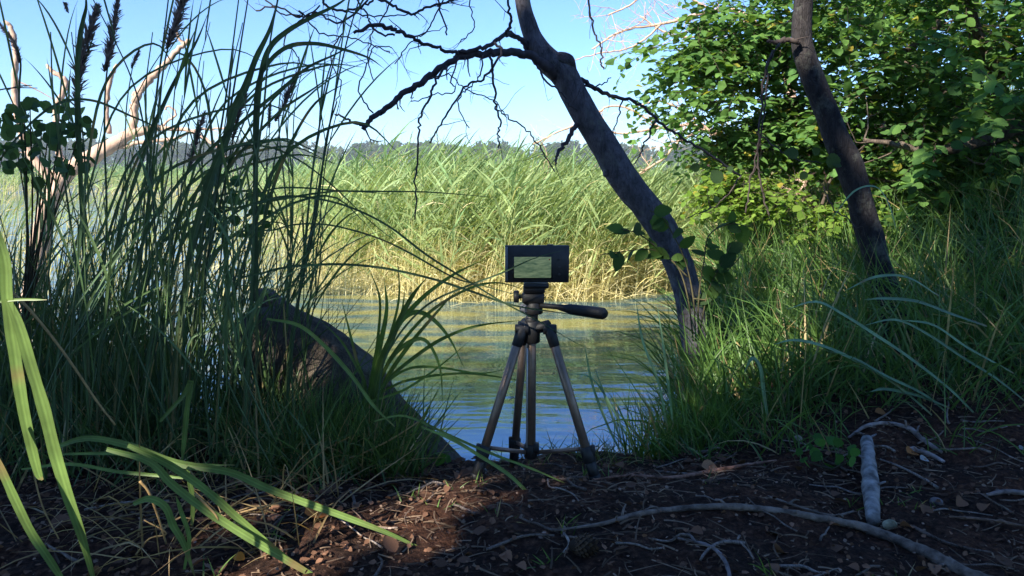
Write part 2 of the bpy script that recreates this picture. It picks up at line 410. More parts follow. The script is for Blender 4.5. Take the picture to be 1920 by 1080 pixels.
def top_h(x, y):
    """height of the reed bed above the water"""
    c = x / y * F + 960
    h = 1.0 + .13 * np.exp(-((c - 830) / 170) ** 2) - .08 * sm(1050, 1250, c)
    return h * (.72 + .28 * sm(5.0, 7.2, y)) * (1 + .12 * fbm(x * 1.5, y * 1.5, 3, 4) * 2)
def bed_points(n, y0=5.0, y1=13):
    out = []
    while len(out) < n:
        y = y0 + (y1 - y0) * R.rand() ** 1.5
        yy = y + .25 * math.sin(y * 0 + out.__len__() * .013)
        xl = -1.25 - (y - 5) * .42; xr = 1.5 + (y - 5) * .75
        x = R.uniform(xl, xr)
        fr = 5.0 + .35 * fbm(x * 1.2 + 5, 0, 3, 8) * 2 + .35 * sm(0.3, 1.4, x) + .3 * sm(-.6, -1.3, x)
        if y < fr: continue
        if fbm(x * 1.1, y * 1.1, 2, 55) < -.22 and y > fr + .5: continue
        out.append((x, y, WATER - .03))
    return np.array(out)
def reed_bed():
    b = bed_points(3900); mb = MB()
    reed_mass(b, top_h(b[:, 0], b[:, 1]) * R.uniform(.62, 1.08, len(b)), mb, 7)
    # dry broken stalks that lean every way along the foot of the bed
    n = 1300; q = bed_points(n, 4.95, 7.0)
    az = R.uniform(0, 2 * np.pi, n); D = np.stack([np.cos(az) * 1.0, np.sin(az) * .7, .35 + R.rand(n) * 1.2], -1)
    c = hexc(GOLD, STRAW, n, .25)
    ribbons(mb, q, D, R.uniform(.12, .42, n), .005, 4, R.rand(n) * 1.6, R.randn(n, 3) * .4 + [0, -1, .2], c, c * 1.1, 'stem')
    tag(mb.obj('reed_bed', M_REED), 'dense sunlit reed bed with golden stalks standing in the lake', 'reeds', kind='stuff')
    # far belt of reeds beyond the open water at the left, and thin ones off the end of the bed
    mb = MB(); n = 2600
    x = R.uniform(-42, 30, n); y = 33 + 5 * R.rand(n) + .06 * np.abs(x)
    reed_mass(np.stack([x, y, x * 0 + WATER - .03], -1), R.uniform(.8, 1.35, n) * (1 + .5 * fbm(x / 3, y / 3, 2, 6)), mb, 5, .05, .6, .2, .02)
    tag(mb.obj('far_reed_belt', M_REED), 'band of green reeds far out beyond the open water', 'reeds', kind='stuff')
    mb = MB(); n = 330
    y = R.uniform(4.6, 8.5, n); x = -1.5 - R.rand(n) ** 1.3 * 3.4 - (y - 5) * .25
    reed_mass(np.stack([x, y, x * 0 + WATER - .03], -1), R.uniform(.4, .85, n), mb, 6, .014, .3, .45)
    tag(mb.obj('sparse_reeds', M_REED), 'thin scattering of low sunlit reeds off the left end of the bed', 'reeds', kind='stuff')
reed_bed()

def proto_reed(seed):
    """one reed of the bed as a thing: stem and each leaf on its own"""
    t = thing('reed', 'sunlit reed with golden stem at the front edge of the reed bed', 'reed', (0, 0, 0), 'reeds along the front edge of the sunlit bed')
    h = R.uniform(.95, 1.2); mb = MB()
    pts = ribbons(mb, np.zeros((1, 3)), [[R.uniform(-.05, .3), R.uniform(-.1, .1), 1]], h, .007, 6, .15, [[0, -1, 0]], GOLD, RG2 * 1.1, 'stem')[0]
    mb.obj('stem', M_REED, t)
    for k in range(7):
        s = (.3 + .68 * k / 6) * 6; i = min(int(s), 5); p = pts[i] * (1 - s + i) + pts[i + 1] * (s - i)
        a = R.normal(0, .7) + (math.pi if k % 2 and R.rand() < .6 else 0)
        dry = k < 1.5 + R.rand(); c = hexc(GOLD, STRAW, 1, .2)[0] if dry else hexc(RG1, RG2, 1, .2)[0]
        m = MB(); ribbons(m, [p], [[math.cos(a), math.sin(a) * .8, .5 + R.rand() * 1.3]], R.uniform(.22, .4), (.008 if dry else .014), 6, R.rand() * 1.7, [R.randn(3) * .4 + [0, .5, 1]], c, c * 1.1, 'leaf', fold=.2)
        m.obj('leaf', M_REED, t)
    return t
def front_reeds():
    protos = [proto_reed(k) for k in range(9)]
    kids_scan(None)
    for i in range(135):
        x = R.uniform(-1.35, 1.5)
        y = 5.0 + .35 * fbm(x * 1.2 + 5, 0, 3, 8) * 2 + .35 * sm(0.3, 1.4, x) + .3 * sm(-.6, -1.3, x) + R.rand() * .45
        o = protos[i] if i < 9 else copy_tree(protos[i % 9])
        o.location = (x, float(y), WATER - .03); o.rotation_euler = (0, 0, R.normal(0, .5)); s = R.uniform(.7, 1.0) * float(top_h(x, y)) / 1.08
        o.scale = (s, s, s)
front_reeds()

# ------------------------------------------------------------------ grasses of the banks
def grass(name, label, xy, h, w, c0, c1, lean=.35, droop=1.4, bias=(0, 0), nseg=5, m=None):
    n = len(xy); z = ground_z(xy[:, 0], xy[:, 1])
    base = np.stack([xy[:, 0], xy[:, 1], np.maximum(z, WATER - .05) - .01], -1)
    D = np.stack([R.normal(bias[0], lean, n), R.normal(bias[1], lean, n), np.ones(n)], -1)
    mb = MB(); c = hexc(c0, c1, n, .25)
    dry = R.rand(n) < .1; c[dry] = hexc((.30, .22, .10), (.45, .36, .18), int(dry.sum()), .2)
    ribbons(mb, base, D, h * R.uniform(.5, 1.15, n), w * R.uniform(.6, 1.2, n), nseg, droop * R.rand(n), R.randn(n, 3) * .6 + [0, -1, .1], c * .85, c * 1.1, 'grass')
    return tag(mb.obj(name, m or M_GRASS), label, 'grass', kind='stuff')
def tufts(n, per, x0, x1, y0, y1, r=.04, keep=None):
    cx = R.uniform(x0, x1, n); cy = R.uniform(y0, y1, n)
    if keep is not None:
        k = keep(cx, cy); cx, cy = cx[k], cy[k]
    x = np.repeat(cx, per) + R.randn(len(cx) * per) * r; y = np.repeat(cy, per) + R.randn(len(cx) * per) * r
    return np.stack([x, y], -1)
G1 = (.06, .13, .03); G2 = (.12, .22, .05)
right = lambda x, y: (y < shore_y(x) + .05) & (y > 2.05 + .55 * sm(1.6, .55, x) * 0) & (x > .42 + .0 * y)
rt = tufts(1250, 14, .45, 3.6, 2.05, 5.5, .05, right)
rt = rt[(rt[:, 0] / rt[:, 1] > .22)]
grass('bank_grass', 'tall dark green grass covering the right bank under the trees', rt, .42, .0065, G1, G2, .42, 1.9, (-.15, -.05))
n = 1500; e = tufts(150, 9, .30, .75, 1.95, 2.9, .03, lambda x, y: (y < shore_y(x) + .06) & (x / y > .14 + .05 * (y > 2.1)))
grass('shore_grass', 'fresh green grass at the water edge right of the tripod', e, .24, .0045, (.07, .15, .025), (.14, .25, .05), .3, 1.2, (-.15, 0))
e = tufts(190, 10, .36, 1.9, 1.72, 2.2, .035, lambda x, y: (y > 1.72 + .25 * sm(.75, .4, x) * R.rand(len(x))) & ((x < .62) | (y > 2.02) | (R.rand(len(x)) < .12)))
grass('low_grass', 'short grass tufts on the dirt at the foot of the right bank', e, .19, .004, G1, G2, .5, 1.8, (-.15, -.1))
e = tufts(60, 7, -.55, .35, 1.85, 2.1, .02, lambda x, y: (y < shore_y(x)))
grass('edge_grass', 'thin low grass on the bank edge behind the tripod', e, .09, .0028, (.07, .12, .03), (.2, .2, .08), .7, 1.5)
e = tufts(300, 12, -1.9, -.36, 1.62, 2.35, .05, lambda x, y: (y < shore_y(x) + .03) & ((x / y < -.27) | (R.rand(len(x)) < .35)))
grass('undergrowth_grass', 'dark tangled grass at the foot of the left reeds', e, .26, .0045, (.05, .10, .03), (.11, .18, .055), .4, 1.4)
e = tufts(26, 6, -.8, 1.3, 1.2, 1.75, .012)
grass('sprouting_grass', 'tiny scattered grass shoots coming up through the litter', e, .055, .003, G1, (.15, .26, .05), .6, 1.2)
n = 260
e = np.stack([R.uniform(-.95, -.35, n), R.uniform(1.25, 1.7, n)], -1)
grass('dead_grass', 'pale dead grass stems lying over the litter at lower left', e, .26, .0035, (.30, .20, .09), (.42, .30, .15), 1.4, 2.4)

# ------------------------------------------------------------------ branches and trunks
def branch_path(pp, d):
    """pixel path with one or several distances -> smooth world path"""
    d = np.interp(np.linspace(0, 1, len(pp)), np.linspace(0, 1, len(np.atleast_1d(d))), np.atleast_1d(d))
    return catmull([P(x, y, k) for (x, y), k in zip(pp, d)], 6)
def twiglets(mb, path, r0, every=.05, L=.07, depth=1, col=(1, 1, 1), rnd=None, down=.2):
    rnd = rnd or R
    p = np.asarray(path); s = np.r_[0, np.cumsum(np.linalg.norm(np.diff(p, axis=0), axis=1))]
    k = max(1, int(s[-1] / every))
    for q in range(k):
        u = rnd.uniform(.05, 1) * s[-1]; i = min(np.searchsorted(s, u), len(p) - 1)
        a = p[i]; t = unit(p[i] - p[i - 1] if i else p[1] - p[0])
        d = unit(t * .6 + rnd.randn(3) * np.array([.8, .5, .8]) + [0, 0, -down]); l = L * rnd.uniform(.3, 1.4)
        pts = [a]
        for _ in range(4):
            d = unit(d + rnd.randn(3) * .17); pts.append(pts[-1] + d * l / 4)
        tube(mb, pts, [r0, r0 * .45], 4, col, cap=False)
        if depth > 0: twiglets(mb, np.array(pts), r0 * .6, every * 1.0, L * .55, depth - 1, col, rnd, down)
def branch(parent, pp, d, w, name='branch', m=None, col=(1, 1, 1), tw=.085, tl=.07, td=1, sides=7, wob=.12, seed=0, down=.2):
    p = branch_path(pp, d)
    if len(p) > 3: p[1:-1] += R.randn(len(p) - 2, 3) * .0025
    dm = float(np.mean(d)); mb = MB(); r = [px2m(a, dm) / 2 for a in np.atleast_1d(w)]
    tube(mb, p, r, sides, col, wob, seed)
    o = mb.obj(name, m or M_TWIG, parent)
    if tw:
        mt = MB(); twiglets(mt, p[2:], max(min(r) * .5, .0011), tw, tl, td, col, down=down)
        if mt.v:
            mt.obj('twig', m or M_TWIG, o if False else parent)['kind'] = 'stuff'
    return p
BK = (.125, .115, .125)       # smooth grey bark
BD = (.06, .05, .048)
def centre_tree():
    t = thing('leaning_tree', 'grey leaning tree whose crooked trunk rises over the water behind the tripod', 'tree', P(1312, 720, 2.6))
    d0 = 2.6
    pp = [(968, -120), (972, -60), (978, -10), (986, 30), (1000, 72), (1022, 108), (1056, 138), (1080, 185), (1108, 232), (1135, 275), (1166, 330), (1205, 378), (1240, 428), (1268, 482), (1287, 540), (1298, 600), (1306, 660), (1312, 725), (1318, 790)]
    ww = [22, 24, 27, 29, 33, 44, 50, 47, 47, 49, 54, 52, 55, 54, 52, 50, 54, 64, 80]
    p = catmull([P(x, y, d0) for x, y in pp], 6); mb = MB()
    tube(mb, p, [px2m(w, d0) / 2 for w in ww], 20, (.10, .095, .11), .12, 3); mb.obj('trunk', M_BARK, t)  # bark tone cooled to lavender, standing in for skylight in the shade
    kb = MB(); tube(kb, catmull([P(1030, 118, d0 - .01), P(1050, 112, d0 - .02), P(1066, 116, d0 - .02), P(1078, 132, d0 - .01)], 4), [.012, .026, .024, .008], 10, (.08, .07, .08), .15, 5); kb.obj('knot', M_BARK, t)
    k2 = MB(); tube(k2, catmull([P(1150, 300, d0), P(1137, 322, d0 - .02), P(1134, 330, d0 - .03)], 4), [.02, .012, .006], 8, (.2, .18, .18), .2, 5); k2.obj('knot', M_BARK, t)
    c = (.055, .048, .055)
    B = lambda pp, d, w, **k: branch(t, pp, d, w, col=c, **k)
    B([(1050, 150), (1030, 128), (1000, 108), (965, 98), (930, 99), (895, 103), (860, 108), (825, 128), (790, 153), (755, 178), (722, 204), (697, 222), (680, 243)], [2.6, 2.4, 2.3], [30, 17, 14, 13, 12, 11, 10, 8], seed=1, tl=.06, sides=10)
    B([(688, 236), (665, 232), (645, 220), (628, 214)], 2.3, [6, 3], tw=.05, tl=.05)
    B([(990, 92), (975, 72), (953, 64), (932, 76), (905, 88), (868, 97), (845, 97), (812, 88), (780, 74), (752, 60), (728, 51), (698, 48), (663, 62)], [2.6, 2.35, 2.2], [12, 9, 8, 7, 6, 7, 8, 5], seed=2)
    B([(928, 80), (940, 100), (905, 150), (880, 155), (850, 195), (822, 240), (806, 268)], [2.35, 2.25], [5, 4, 3])
    B([(948, 64), (958, 45), (955, 20), (949, -15)], 2.4, [6, 4])
    B([(922, 103), (923, 135), (928, 165), (927, 195), (937, 222), (935, 250), (934, 277)], 2.3, [5, 3], tw=.07)
    B([(838, 124), (818, 150), (803, 185), (790, 215), (786, 245), (783, 290), (781, 340), (778, 412)], 2.3, [5, 4, 3], tw=.1)
    B([(925, 190), (945, 216), (975, 232), (1000, 258), (1020, 288), (1040, 322)], 2.3, [3, 2.4], tw=.07)
    B([(860, 108), (845, 150), (852, 170), (812, 178), (770, 190)], 2.3, [3, 2])
    B([(906, 104), (898, 148), (870, 170), (860, 200), (880, 240)], 2.35, [3, 2])
    B([(1008, 122), (1022, 150), (1050, 172), (1068, 198), (1082, 208)], 2.5, [4, 2.5])
    B([(1088, 148), (1120, 168), (1155, 182), (1190, 190), (1218, 212), (1250, 240), (1282, 260), (1330, 290), (1390, 330)], [2.6, 2.7], [9, 6, 5, 4])
    B([(1230, 224), (1212, 262), (1200, 290), (1188, 308)], 2.65, [4, 2])
    B([(1168, 188), (1158, 220), (1150, 250)], 2.65, [3, 2])
    B([(1096, 160), (1120, 162), (1146, 146)], 2.6, [4, 2], tw=0)
    B([(1092, 218), (1076, 240), (1060, 268), (1046, 288), (1041, 308)], [2.6, 2.5], [10, 9, 7, 3], seed=5)
    B([(740, 66), (705, 58), (690, 30), (675, 10), (660, -20)], 2.25, [4, 3])
    B([(700, 212), (672, 170), (690, 120), (700, 90), (735, 90)], 2.3, [3, 2])
    B([(800, 150), (842, 140), (880, 172), (925, 188), (950, 220)], 2.3, [2.5, 2])
    return t
centre_tree()
def overhang():
    t = thing('overhanging_branch', 'bare dark branch hanging into the top of the view left of the leaning tree', 'branch', P(700, -200, 2.4))
    c = (.07, .06, .06)
    for pp, w in [([(560, -140), (640, -60), (700, -8), (740, 12), (770, 26), (790, 18), (830, 6), (870, -10)], [6, 5, 4]),
                  ([(560, -60), (600, -10), (610, 10), (640, 20), (680, 12), (705, -5)], [5, 4]),
                  ([(640, -60), (700, -20), (640, 40), (600, 25), (560, 30), (520, 12), (480, 20)], [4, 3]),
                  ([(700, -60), (780, -60), (815, -10), (828, 25), (838, 66)], [4, 3]),
                  ([(640, 20), (700, 30), (740, 28), (778, 28)], [3, 2]),
                  ([(760, -60), (730, 10), (700, 60), (690, 110), (700, 150)], [3, 2]), ([(860, -60), (820, 20), (800, 60), (770, 80), (740, 120)], [3, 2]), ([(560, 20), (600, 60), (650, 70), (700, 84), (730, 100)], [3, 2]),
                  ([(480, -20), (520, 20), (560, 30), (620, 30), (660, 50)], [3, 2]), ([(900, -40), (880, 10), (890, 50), (862, 80)], [2.5, 2]), ([(660, -20), (640, 60), (620, 110), (640, 160), (630, 190)], [3, 2]),
                  ([(600, 10), (560, 40), (530, 80), (555, 100), (560, 130)], [3, 2])]:
        branch(t, pp, 2.4, w, col=c)
    t2 = thing('hanging_twig', 'thin dark twig dangling from above right of the leaning trunk', 'twig', P(1105, -150, 2.2))
    branch(t2, [(1100, -150), (1104, -20), (1108, 40), (1124, 80), (1128, 112), (1132, 130)], 2.2, [4, 3.5, 3], col=c, tw=.09)
overhang()
def right_tree():
    t = thing('dark_tree', 'dark bent tree trunk standing in front of the leafy bush', 'tree', P(1690, 610, 2.7))
    d0 = 2.7
    pp = [(1490, -150), (1498, -60), (1506, 0), (1502, 50), (1508, 100), (1530, 160), (1552, 215), (1570, 265), (1592, 310), (1608, 360), (1622, 410), (1636, 460), (1650, 510), (1668, 560), (1684, 610), (1700, 660)]
    ww = [36, 33, 33, 36, 38, 40, 43, 46, 47, 45, 47, 46, 45, 49, 58, 80]
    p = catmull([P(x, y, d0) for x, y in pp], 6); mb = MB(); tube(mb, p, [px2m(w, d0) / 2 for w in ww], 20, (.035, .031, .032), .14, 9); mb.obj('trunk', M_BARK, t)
    c = (.07, .055, .05)
    branch(t, [(1500, 78), (1478, 74), (1460, 78), (1438, 79)], 2.65, [11, 9, 8, 5], col=c, seed=3)
    branch(t, [(1462, 80), (1448, 100), (1432, 150), (1428, 200), (1421, 260), (1422, 320), (1432, 370), (1442, 405)], 2.6, [4, 4, 3], col=c, tw=.12)
    branch(t, [(1458, 84), (1440, 130), (1437, 190), (1428, 235), (1418, 290), (1405, 350), (1398, 400)], 2.6, [3, 3], col=c, tw=.12)
    branch(t, [(1420, 250), (1460, 280), (1500, 300), (1540, 306)], 2.6, [3, 2], col=c, tw=.12)
    branch(t, [(1390, 330), (1360, 370), (1330, 392), (1290, 408)], 2.6, [3, 2], col=c, tw=.12)
    branch(t, [(1545, 350), (1560, 390), (1590, 410), (1605, 428)], 2.6, [3, 2], col=c, tw=.12)
    # a few broad leaves on its hanging twigs, near enough to see one by one
    lm = MB(); lm.add(LV, LFc, (.045, .085, .035)); me = lm.mesh('leaf', M_LEAF)
    for x, y, s, a in [(1313, 314, 30, 0), (1352, 342, 46, .9), (1498, 288, 44, .1), (1548, 304, 52, 3.0), (1578, 312, 34, .4), (1345, 380, 22, 1.2), (1535, 290, 28, .8), (1512, 322, 28, -1), (1375, 318, 20, .3), (1718, 358, 30, .2)]:
        o = bpy.data.objects.new('leaf', me); COL.objects.link(o); o.parent = t
        o.location = Vector(P(x, y, 2.55)) - t.location; k = px2m(s * .62, 2.55); o.scale = (k, k * 1.2, k); o.rotation_euler = (math.pi / 2 + R.normal(0, .4), a + math.pi, R.normal(0, .3))
right_tree()

# ------------------------------------------------------------------ leafy bushes at the right
def spray_leaves(pos, size, hang=.25, n=11):
    """twigs with alternate leaves: returns leaf positions, directions, normals, sizes and twig paths"""
    out = []; tw = []
    for p, s in zip(pos, size):
        d = unit(np.array([R.randn() - .35, R.randn() * .8 - .2, R.randn() * .35 - hang])); q = np.array(p); path = [q.copy()]
        side = unit(np.cross(d, [0, 0, 1.0]) + R.randn(3) * .15)
        for k in range(n):
            d = unit(d + R.randn(3) * .08 + [0, 0, -.03]); q = q + d * s * .55; path.append(q.copy())
            sg = 1 if k % 2 else -1
            x = unit(d * .55 + side * sg + R.randn(3) * .25 + [0, 0, -.15])
            nn = unit(np.array([0, -.25, 1]) + R.randn(3) * .38)
            out.append((q, x, nn, s * R.uniform(.55, 1.4)))
        tw.append(np.array(path))
    return out, tw
def leafy(name, label, cat, root, blobs, nspray, size, c0, c1, limbs, keep=None, n_ind=300, group=None, colf=None):
    t = thing(name, label, cat, root)
    w = np.array([b[6] if len(b) > 6 else b[3] * b[4] * b[5] for b in blobs], float); w /= w.sum()
    pos = []
    while len(pos) < nspray:
        b = blobs[R.choice(len(blobs), p=w)]
        v = unit(R.randn(3)) * R.rand() ** .45
        q = np.array(b[:3]) + v * np.array(b[3:6])
        if fbm(q[0] * 2.6 + q[1], q[2] * 3.2 + q[1] * .7, 3, 71) < -.035: continue
        if keep and not keep(q): continue
        pos.append(q)
    lv, tw = spray_leaves(pos, np.full(len(pos), 1.0) * size * R.uniform(.8, 1.2, len(pos)))
    mt = MB()
    for p in tw: tube(mt, p[::3], [.0022, .001], 3, (.07, .055, .04), cap=False)
    mt.obj('twigs', M_TWIG, t)['kind'] = 'stuff'
    a = np.array([l[0] for l in lv]); X = np.array([l[1] for l in lv]); Nn = np.array([l[2] for l in lv]); sz = np.array([l[3] for l in lv])
    near = np.argsort(a[:, 1]); vis = (np.abs(a[:, 0] / a[:, 1]) < .68); pick = [i for i in near if vis[i]][:n_ind]
    mask = np.ones(len(a), bool); mask[pick] = False
    mb = MB(); cc = hexc(c0, c1, int(mask.sum()), .25)
    yel = R.rand(len(cc)) < .03; cc[yel] = hexc((.35, .28, .05), (.30, .32, .06), int(yel.sum()), .2)
    leaves(mb, a[mask], X[mask], Nn[mask], sz[mask], cc); mb.obj('foliage', M_LEAF, t)['kind'] = 'stuff'
    protos = []
    for k in range(4):
        lm = MB(); lm.add(LV, LFc, hexc(c0, c1, 1, .2)[0]); protos.append(lm.mesh('leaf', M_LEAF))
    for i in pick:
        o = bpy.data.objects.new('leaf', protos[i % 4]); COL.objects.link(o); o.parent = t
        Mx = frames(X[i][None], Nn[i][None])[0]
        from mathutils import Matrix
        o.matrix_local = Matrix.Translation(Vector(a[i]) - t.location) @ Matrix(Mx.tolist()).to_4x4() @ Matrix.Scale(float(sz[i]) * 1.15, 4)
    for pp, d, ww in limbs:
        branch(t, pp, d, ww, col=(.13, .10, .08), m=M_BARK, tw=.12, tl=.2, td=1, sides=8, down=0)
    return t
def blob(px, py, d, rx, ry, rz, w=None):
    p = P(px, py, d); b = [p[0], p[1], p[2], px2m(rx, d), ry, px2m(rz, d)]
    if w: b.append(w)
    return b
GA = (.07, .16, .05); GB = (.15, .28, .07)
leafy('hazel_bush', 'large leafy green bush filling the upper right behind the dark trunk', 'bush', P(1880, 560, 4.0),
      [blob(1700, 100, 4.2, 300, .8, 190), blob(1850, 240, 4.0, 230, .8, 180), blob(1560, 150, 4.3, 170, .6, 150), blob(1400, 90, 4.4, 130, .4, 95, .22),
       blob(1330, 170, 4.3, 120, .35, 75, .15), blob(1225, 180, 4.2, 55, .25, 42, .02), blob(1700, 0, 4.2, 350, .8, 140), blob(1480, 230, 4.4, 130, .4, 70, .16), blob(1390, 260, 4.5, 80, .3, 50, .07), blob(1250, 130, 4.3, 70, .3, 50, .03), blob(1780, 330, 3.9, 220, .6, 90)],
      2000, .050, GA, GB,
      [([(2060, 215), (1920, 238), (1850, 262), (1790, 278), (1735, 282), (1680, 270), (1620, 262)], 3.6, [34, 28, 24, 20, 14, 10, 7]),
       ([(1620, 150), (1650, 118), (1700, 92), (1740, 66), (1760, 40)], 3.9, [8, 9, 11, 12]),
       ([(1900, 620), (1890, 430), (1900, 300), (1870, 150), (1820, 20), (1800, -120)], 4.1, [40, 36, 30, 22, 16, 10]),
       ([(1880, 330), (1800, 200), (1700, 120), (1560, 70), (1420, 60)], 4.2, [20, 16, 12, 8, 4]),
       ([(1870, 380), (1740, 250), (1600, 190), (1440, 190), (1300, 190)], 4.3, [18, 14, 10, 7, 3]),
       ([(1895, 560), (1820, 400), (1720, 350), (1620, 330)], 3.9, [16, 12, 8, 4])])
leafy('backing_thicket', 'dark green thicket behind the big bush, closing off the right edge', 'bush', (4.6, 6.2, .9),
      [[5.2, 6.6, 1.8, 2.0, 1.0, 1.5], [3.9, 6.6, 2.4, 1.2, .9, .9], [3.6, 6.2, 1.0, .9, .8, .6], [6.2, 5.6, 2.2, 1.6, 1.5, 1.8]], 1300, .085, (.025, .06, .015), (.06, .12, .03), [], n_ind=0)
leafy('shrub', 'low yellow green shrub catching the sun between the two trunks', 'shrub', P(1460, 470, 4.6),
      [blob(1450, 375, 3.9, 95, .3, 42), blob(1530, 350, 3.9, 80, .3, 50), blob(1385, 350, 4.1, 50, .3, 30, .02), blob(1590, 400, 3.8, 80, .3, 50)], 230, .038, (.10, .19, .03), (.22, .33, .06),
      [([(1470, 520), (1465, 440), (1455, 370)], 3.9, [8, 5]), ([(1490, 520), (1530, 420), (1560, 330)], 3.9, [8, 5])], n_ind=60)

# ------------------------------------------------------------------ leafy shoots at the leaning trunk
def sapling():
    t = thing('leafy_shoots', 'shoots with broad rounded leaves growing round the leaning trunk at its middle', 'shoots', P(1290, 640, 2.35))
    stems = [[(1300, 640), (1290, 560), (1270, 500), (1230, 470), (1180, 470), (1125, 478)],
             [(1305, 640), (1300, 560), (1285, 490), (1262, 440), (1240, 405), (1218, 395)],
             [(1310, 640), (1310, 560), (1320, 490), (1330, 440), (1370, 420), (1400, 424)],
             [(1310, 640), (1320, 580), (1330, 540), (1350, 500), (1370, 460)],
             [(1290, 520), (1250, 480), (1200, 440), (1165, 430)], [(1300, 560), (1330, 560), (1345, 530), (1390, 480)]]
    me = []
    for c in [(.05, .10, .03), (.07, .14, .035), (.09, .17, .04), (.04, .08, .03)]:
        m = MB(); V = LV.copy(); V[:, 1] *= .95; m.add(V, LFc, c); me.append(m.mesh('leaf', M_LEAF))
    from mathutils import Matrix
    for s, st in enumerate(stems):
        mb = MB(); p = branch_path(st, 2.35); tube(mb, p, [.003, .0014], 5, (.09, .08, .04)); mb.obj('stem', M_TWIG, t)
        n = 8
        for k in range(n):
            u = .35 + .65 * (k + R.rand() * .5) / n; q = p[min(int(u * (len(p) - 1)), len(p) - 1)]
            tg = unit(p[-1] - p[-3]); d = unit(tg * .4 + R.randn(3) * [.9, .5, .8] + [0, 0, -.1]); nn = unit(R.randn(3) * .6 + [0, -.8, .6])
            o = bpy.data.objects.new('leaf', me[R.randint(4)]); COL.objects.link(o); o.parent = t
            sz = px2m(R.uniform(24, 40), 2.35)
            o.matrix_local = Matrix.Translation(Vector(q) - t.location) @ Matrix(frames(d[None], nn[None])[0].tolist()).to_4x4() @ Matrix.Scale(sz, 4)
sapling()
def left_bush(name, label, cx, cy, d, rx, ry, n, size, root, c=(.03, .06, .025)):
    t = thing(name, label, 'plant', P(*root, d)); from mathutils import Matrix
    me = []
    for k in range(3):
        m = MB(); V = LV.copy(); V[:, 1] *= 1.2; m.add(V, LFc, np.array(c) * (1 + .4 * k)); me.append(m.mesh('leaf', M_LEAF))
    for s in range(max(3, n // 16)):
        ex, ey = cx + R.uniform(-.8, .8) * rx, cy + R.uniform(-.8, .8) * ry
        mb = MB(); p = branch_path([root, ((root[0] + ex) / 2 + R.uniform(-20, 20), (root[1] + ey) / 2), (ex, ey)], [d, d + R.normal(0, .05)]); tube(mb, p, [.003, .0012], 5, (.06, .05, .03)); mb.obj('stem', M_TWIG, t)
    for k in range(n):
        v = unit(R.randn(2)) * R.rand() ** .5
        q = P(cx + v[0] * rx, cy + v[1] * ry, d + R.normal(0, .06))
        dd = unit(R.randn(3) + [0, 0, -.5]); nn = unit(R.randn(3) * .7 + [0, -.6, .6])
        o = bpy.data.objects.new('leaf', me[R.randint(3)]); COL.objects.link(o); o.parent = t
        o.matrix_local = Matrix.Translation(Vector(q) - t.location) @ Matrix(frames(dd[None], nn[None])[0].tolist()).to_4x4() @ Matrix.Scale(px2m(size, d) * R.uniform(.7, 1.3), 4)
left_bush('leafy_plant', 'dark leafy plant rising at the left edge in front of the dead tree', 70, 262, 1.75, 105, 75, 150, 22, (40, 640), (.06, .11, .05))
left_bush('leafy_plant', 'small leafy plant with scattered leaves among the reeds left of centre', 430, 400, 2.1, 90, 75, 38, 22, (440, 720), (.035, .08, .03))
left_bush('leafy_plant', 'low broad leaved weed sprouting between the birch stick and the right grass', 1560, 850, 1.72, 62, 24, 26, 20, (1560, 880), (.05, .13, .03))
left_bush('leafy_plant', 'low leafy weed under the fallen log', 800, 860, 1.85, 40, 18, 14, 22, (810, 878), (.06, .14, .03))

# ------------------------------------------------------------------ dead tree out in the water, bare pale shrubs
DW = (.50, .35, .27)
def dead_tree():
    t = thing('dead_tree', 'pale barkless dead tree with upturned crooked branches standing in the water at left', 'tree', P(75, 560, 4.2))
    B = lambda pp, w, **k: branch(t, pp, 4.2, w, col=DW, m=M_DEAD, tw=k.pop('tw', 0), sides=10, **k)
    B([(55, 620), (70, 500), (80, 430), (100, 370), (125, 325), (170, 295), (215, 270), (250, 250), (300, 240)], [46, 38, 34, 30, 28, 30, 24, 18, 12], name='trunk')
    B([(230, 262), (250, 240), (252, 200), (262, 170), (290, 140), (320, 110), (345, 82), (358, 76)], [18, 14, 14, 13, 12, 10, 8, 5])
    B([(345, 82), (335, 70), (330, 50), (338, 30)], [6, 5, 4, 3])
    B([(300, 240), (350, 245), (400, 270), (430, 300)], [9, 7, 5, 3], tw=.12, tl=.12)
    B([(255, 200), (252, 180), (258, 172)], [10, 8, 6])
    B([(205, 250), (200, 215), (203, 170), (210, 140), (218, 122)], [9, 8, 8, 7, 5])
    B([(140, 320), (110, 290), (105, 210), (118, 175), (122, 150), (100, 135), (86, 122)], [16, 12, 11, 10, 10, 8, 5])
    B([(110, 350), (60, 290), (36, 230), (28, 170), (30, 110), (24, 60), (8, 40)], [18, 15, 13, 11, 10, 9, 6], tw=.3, tl=.2)
    B([(120, 325), (90, 322), (75, 305)], [9, 6])
    B([(300, 238), (330, 215), (316, 200), (309, 205)], [4, 3], tw=.1, tl=.1)
    B([(170, 290), (250, 270), (330, 260), (360, 245), (430, 240)], [9, 7, 5, 3], tw=.1, tl=.12)
dead_tree()
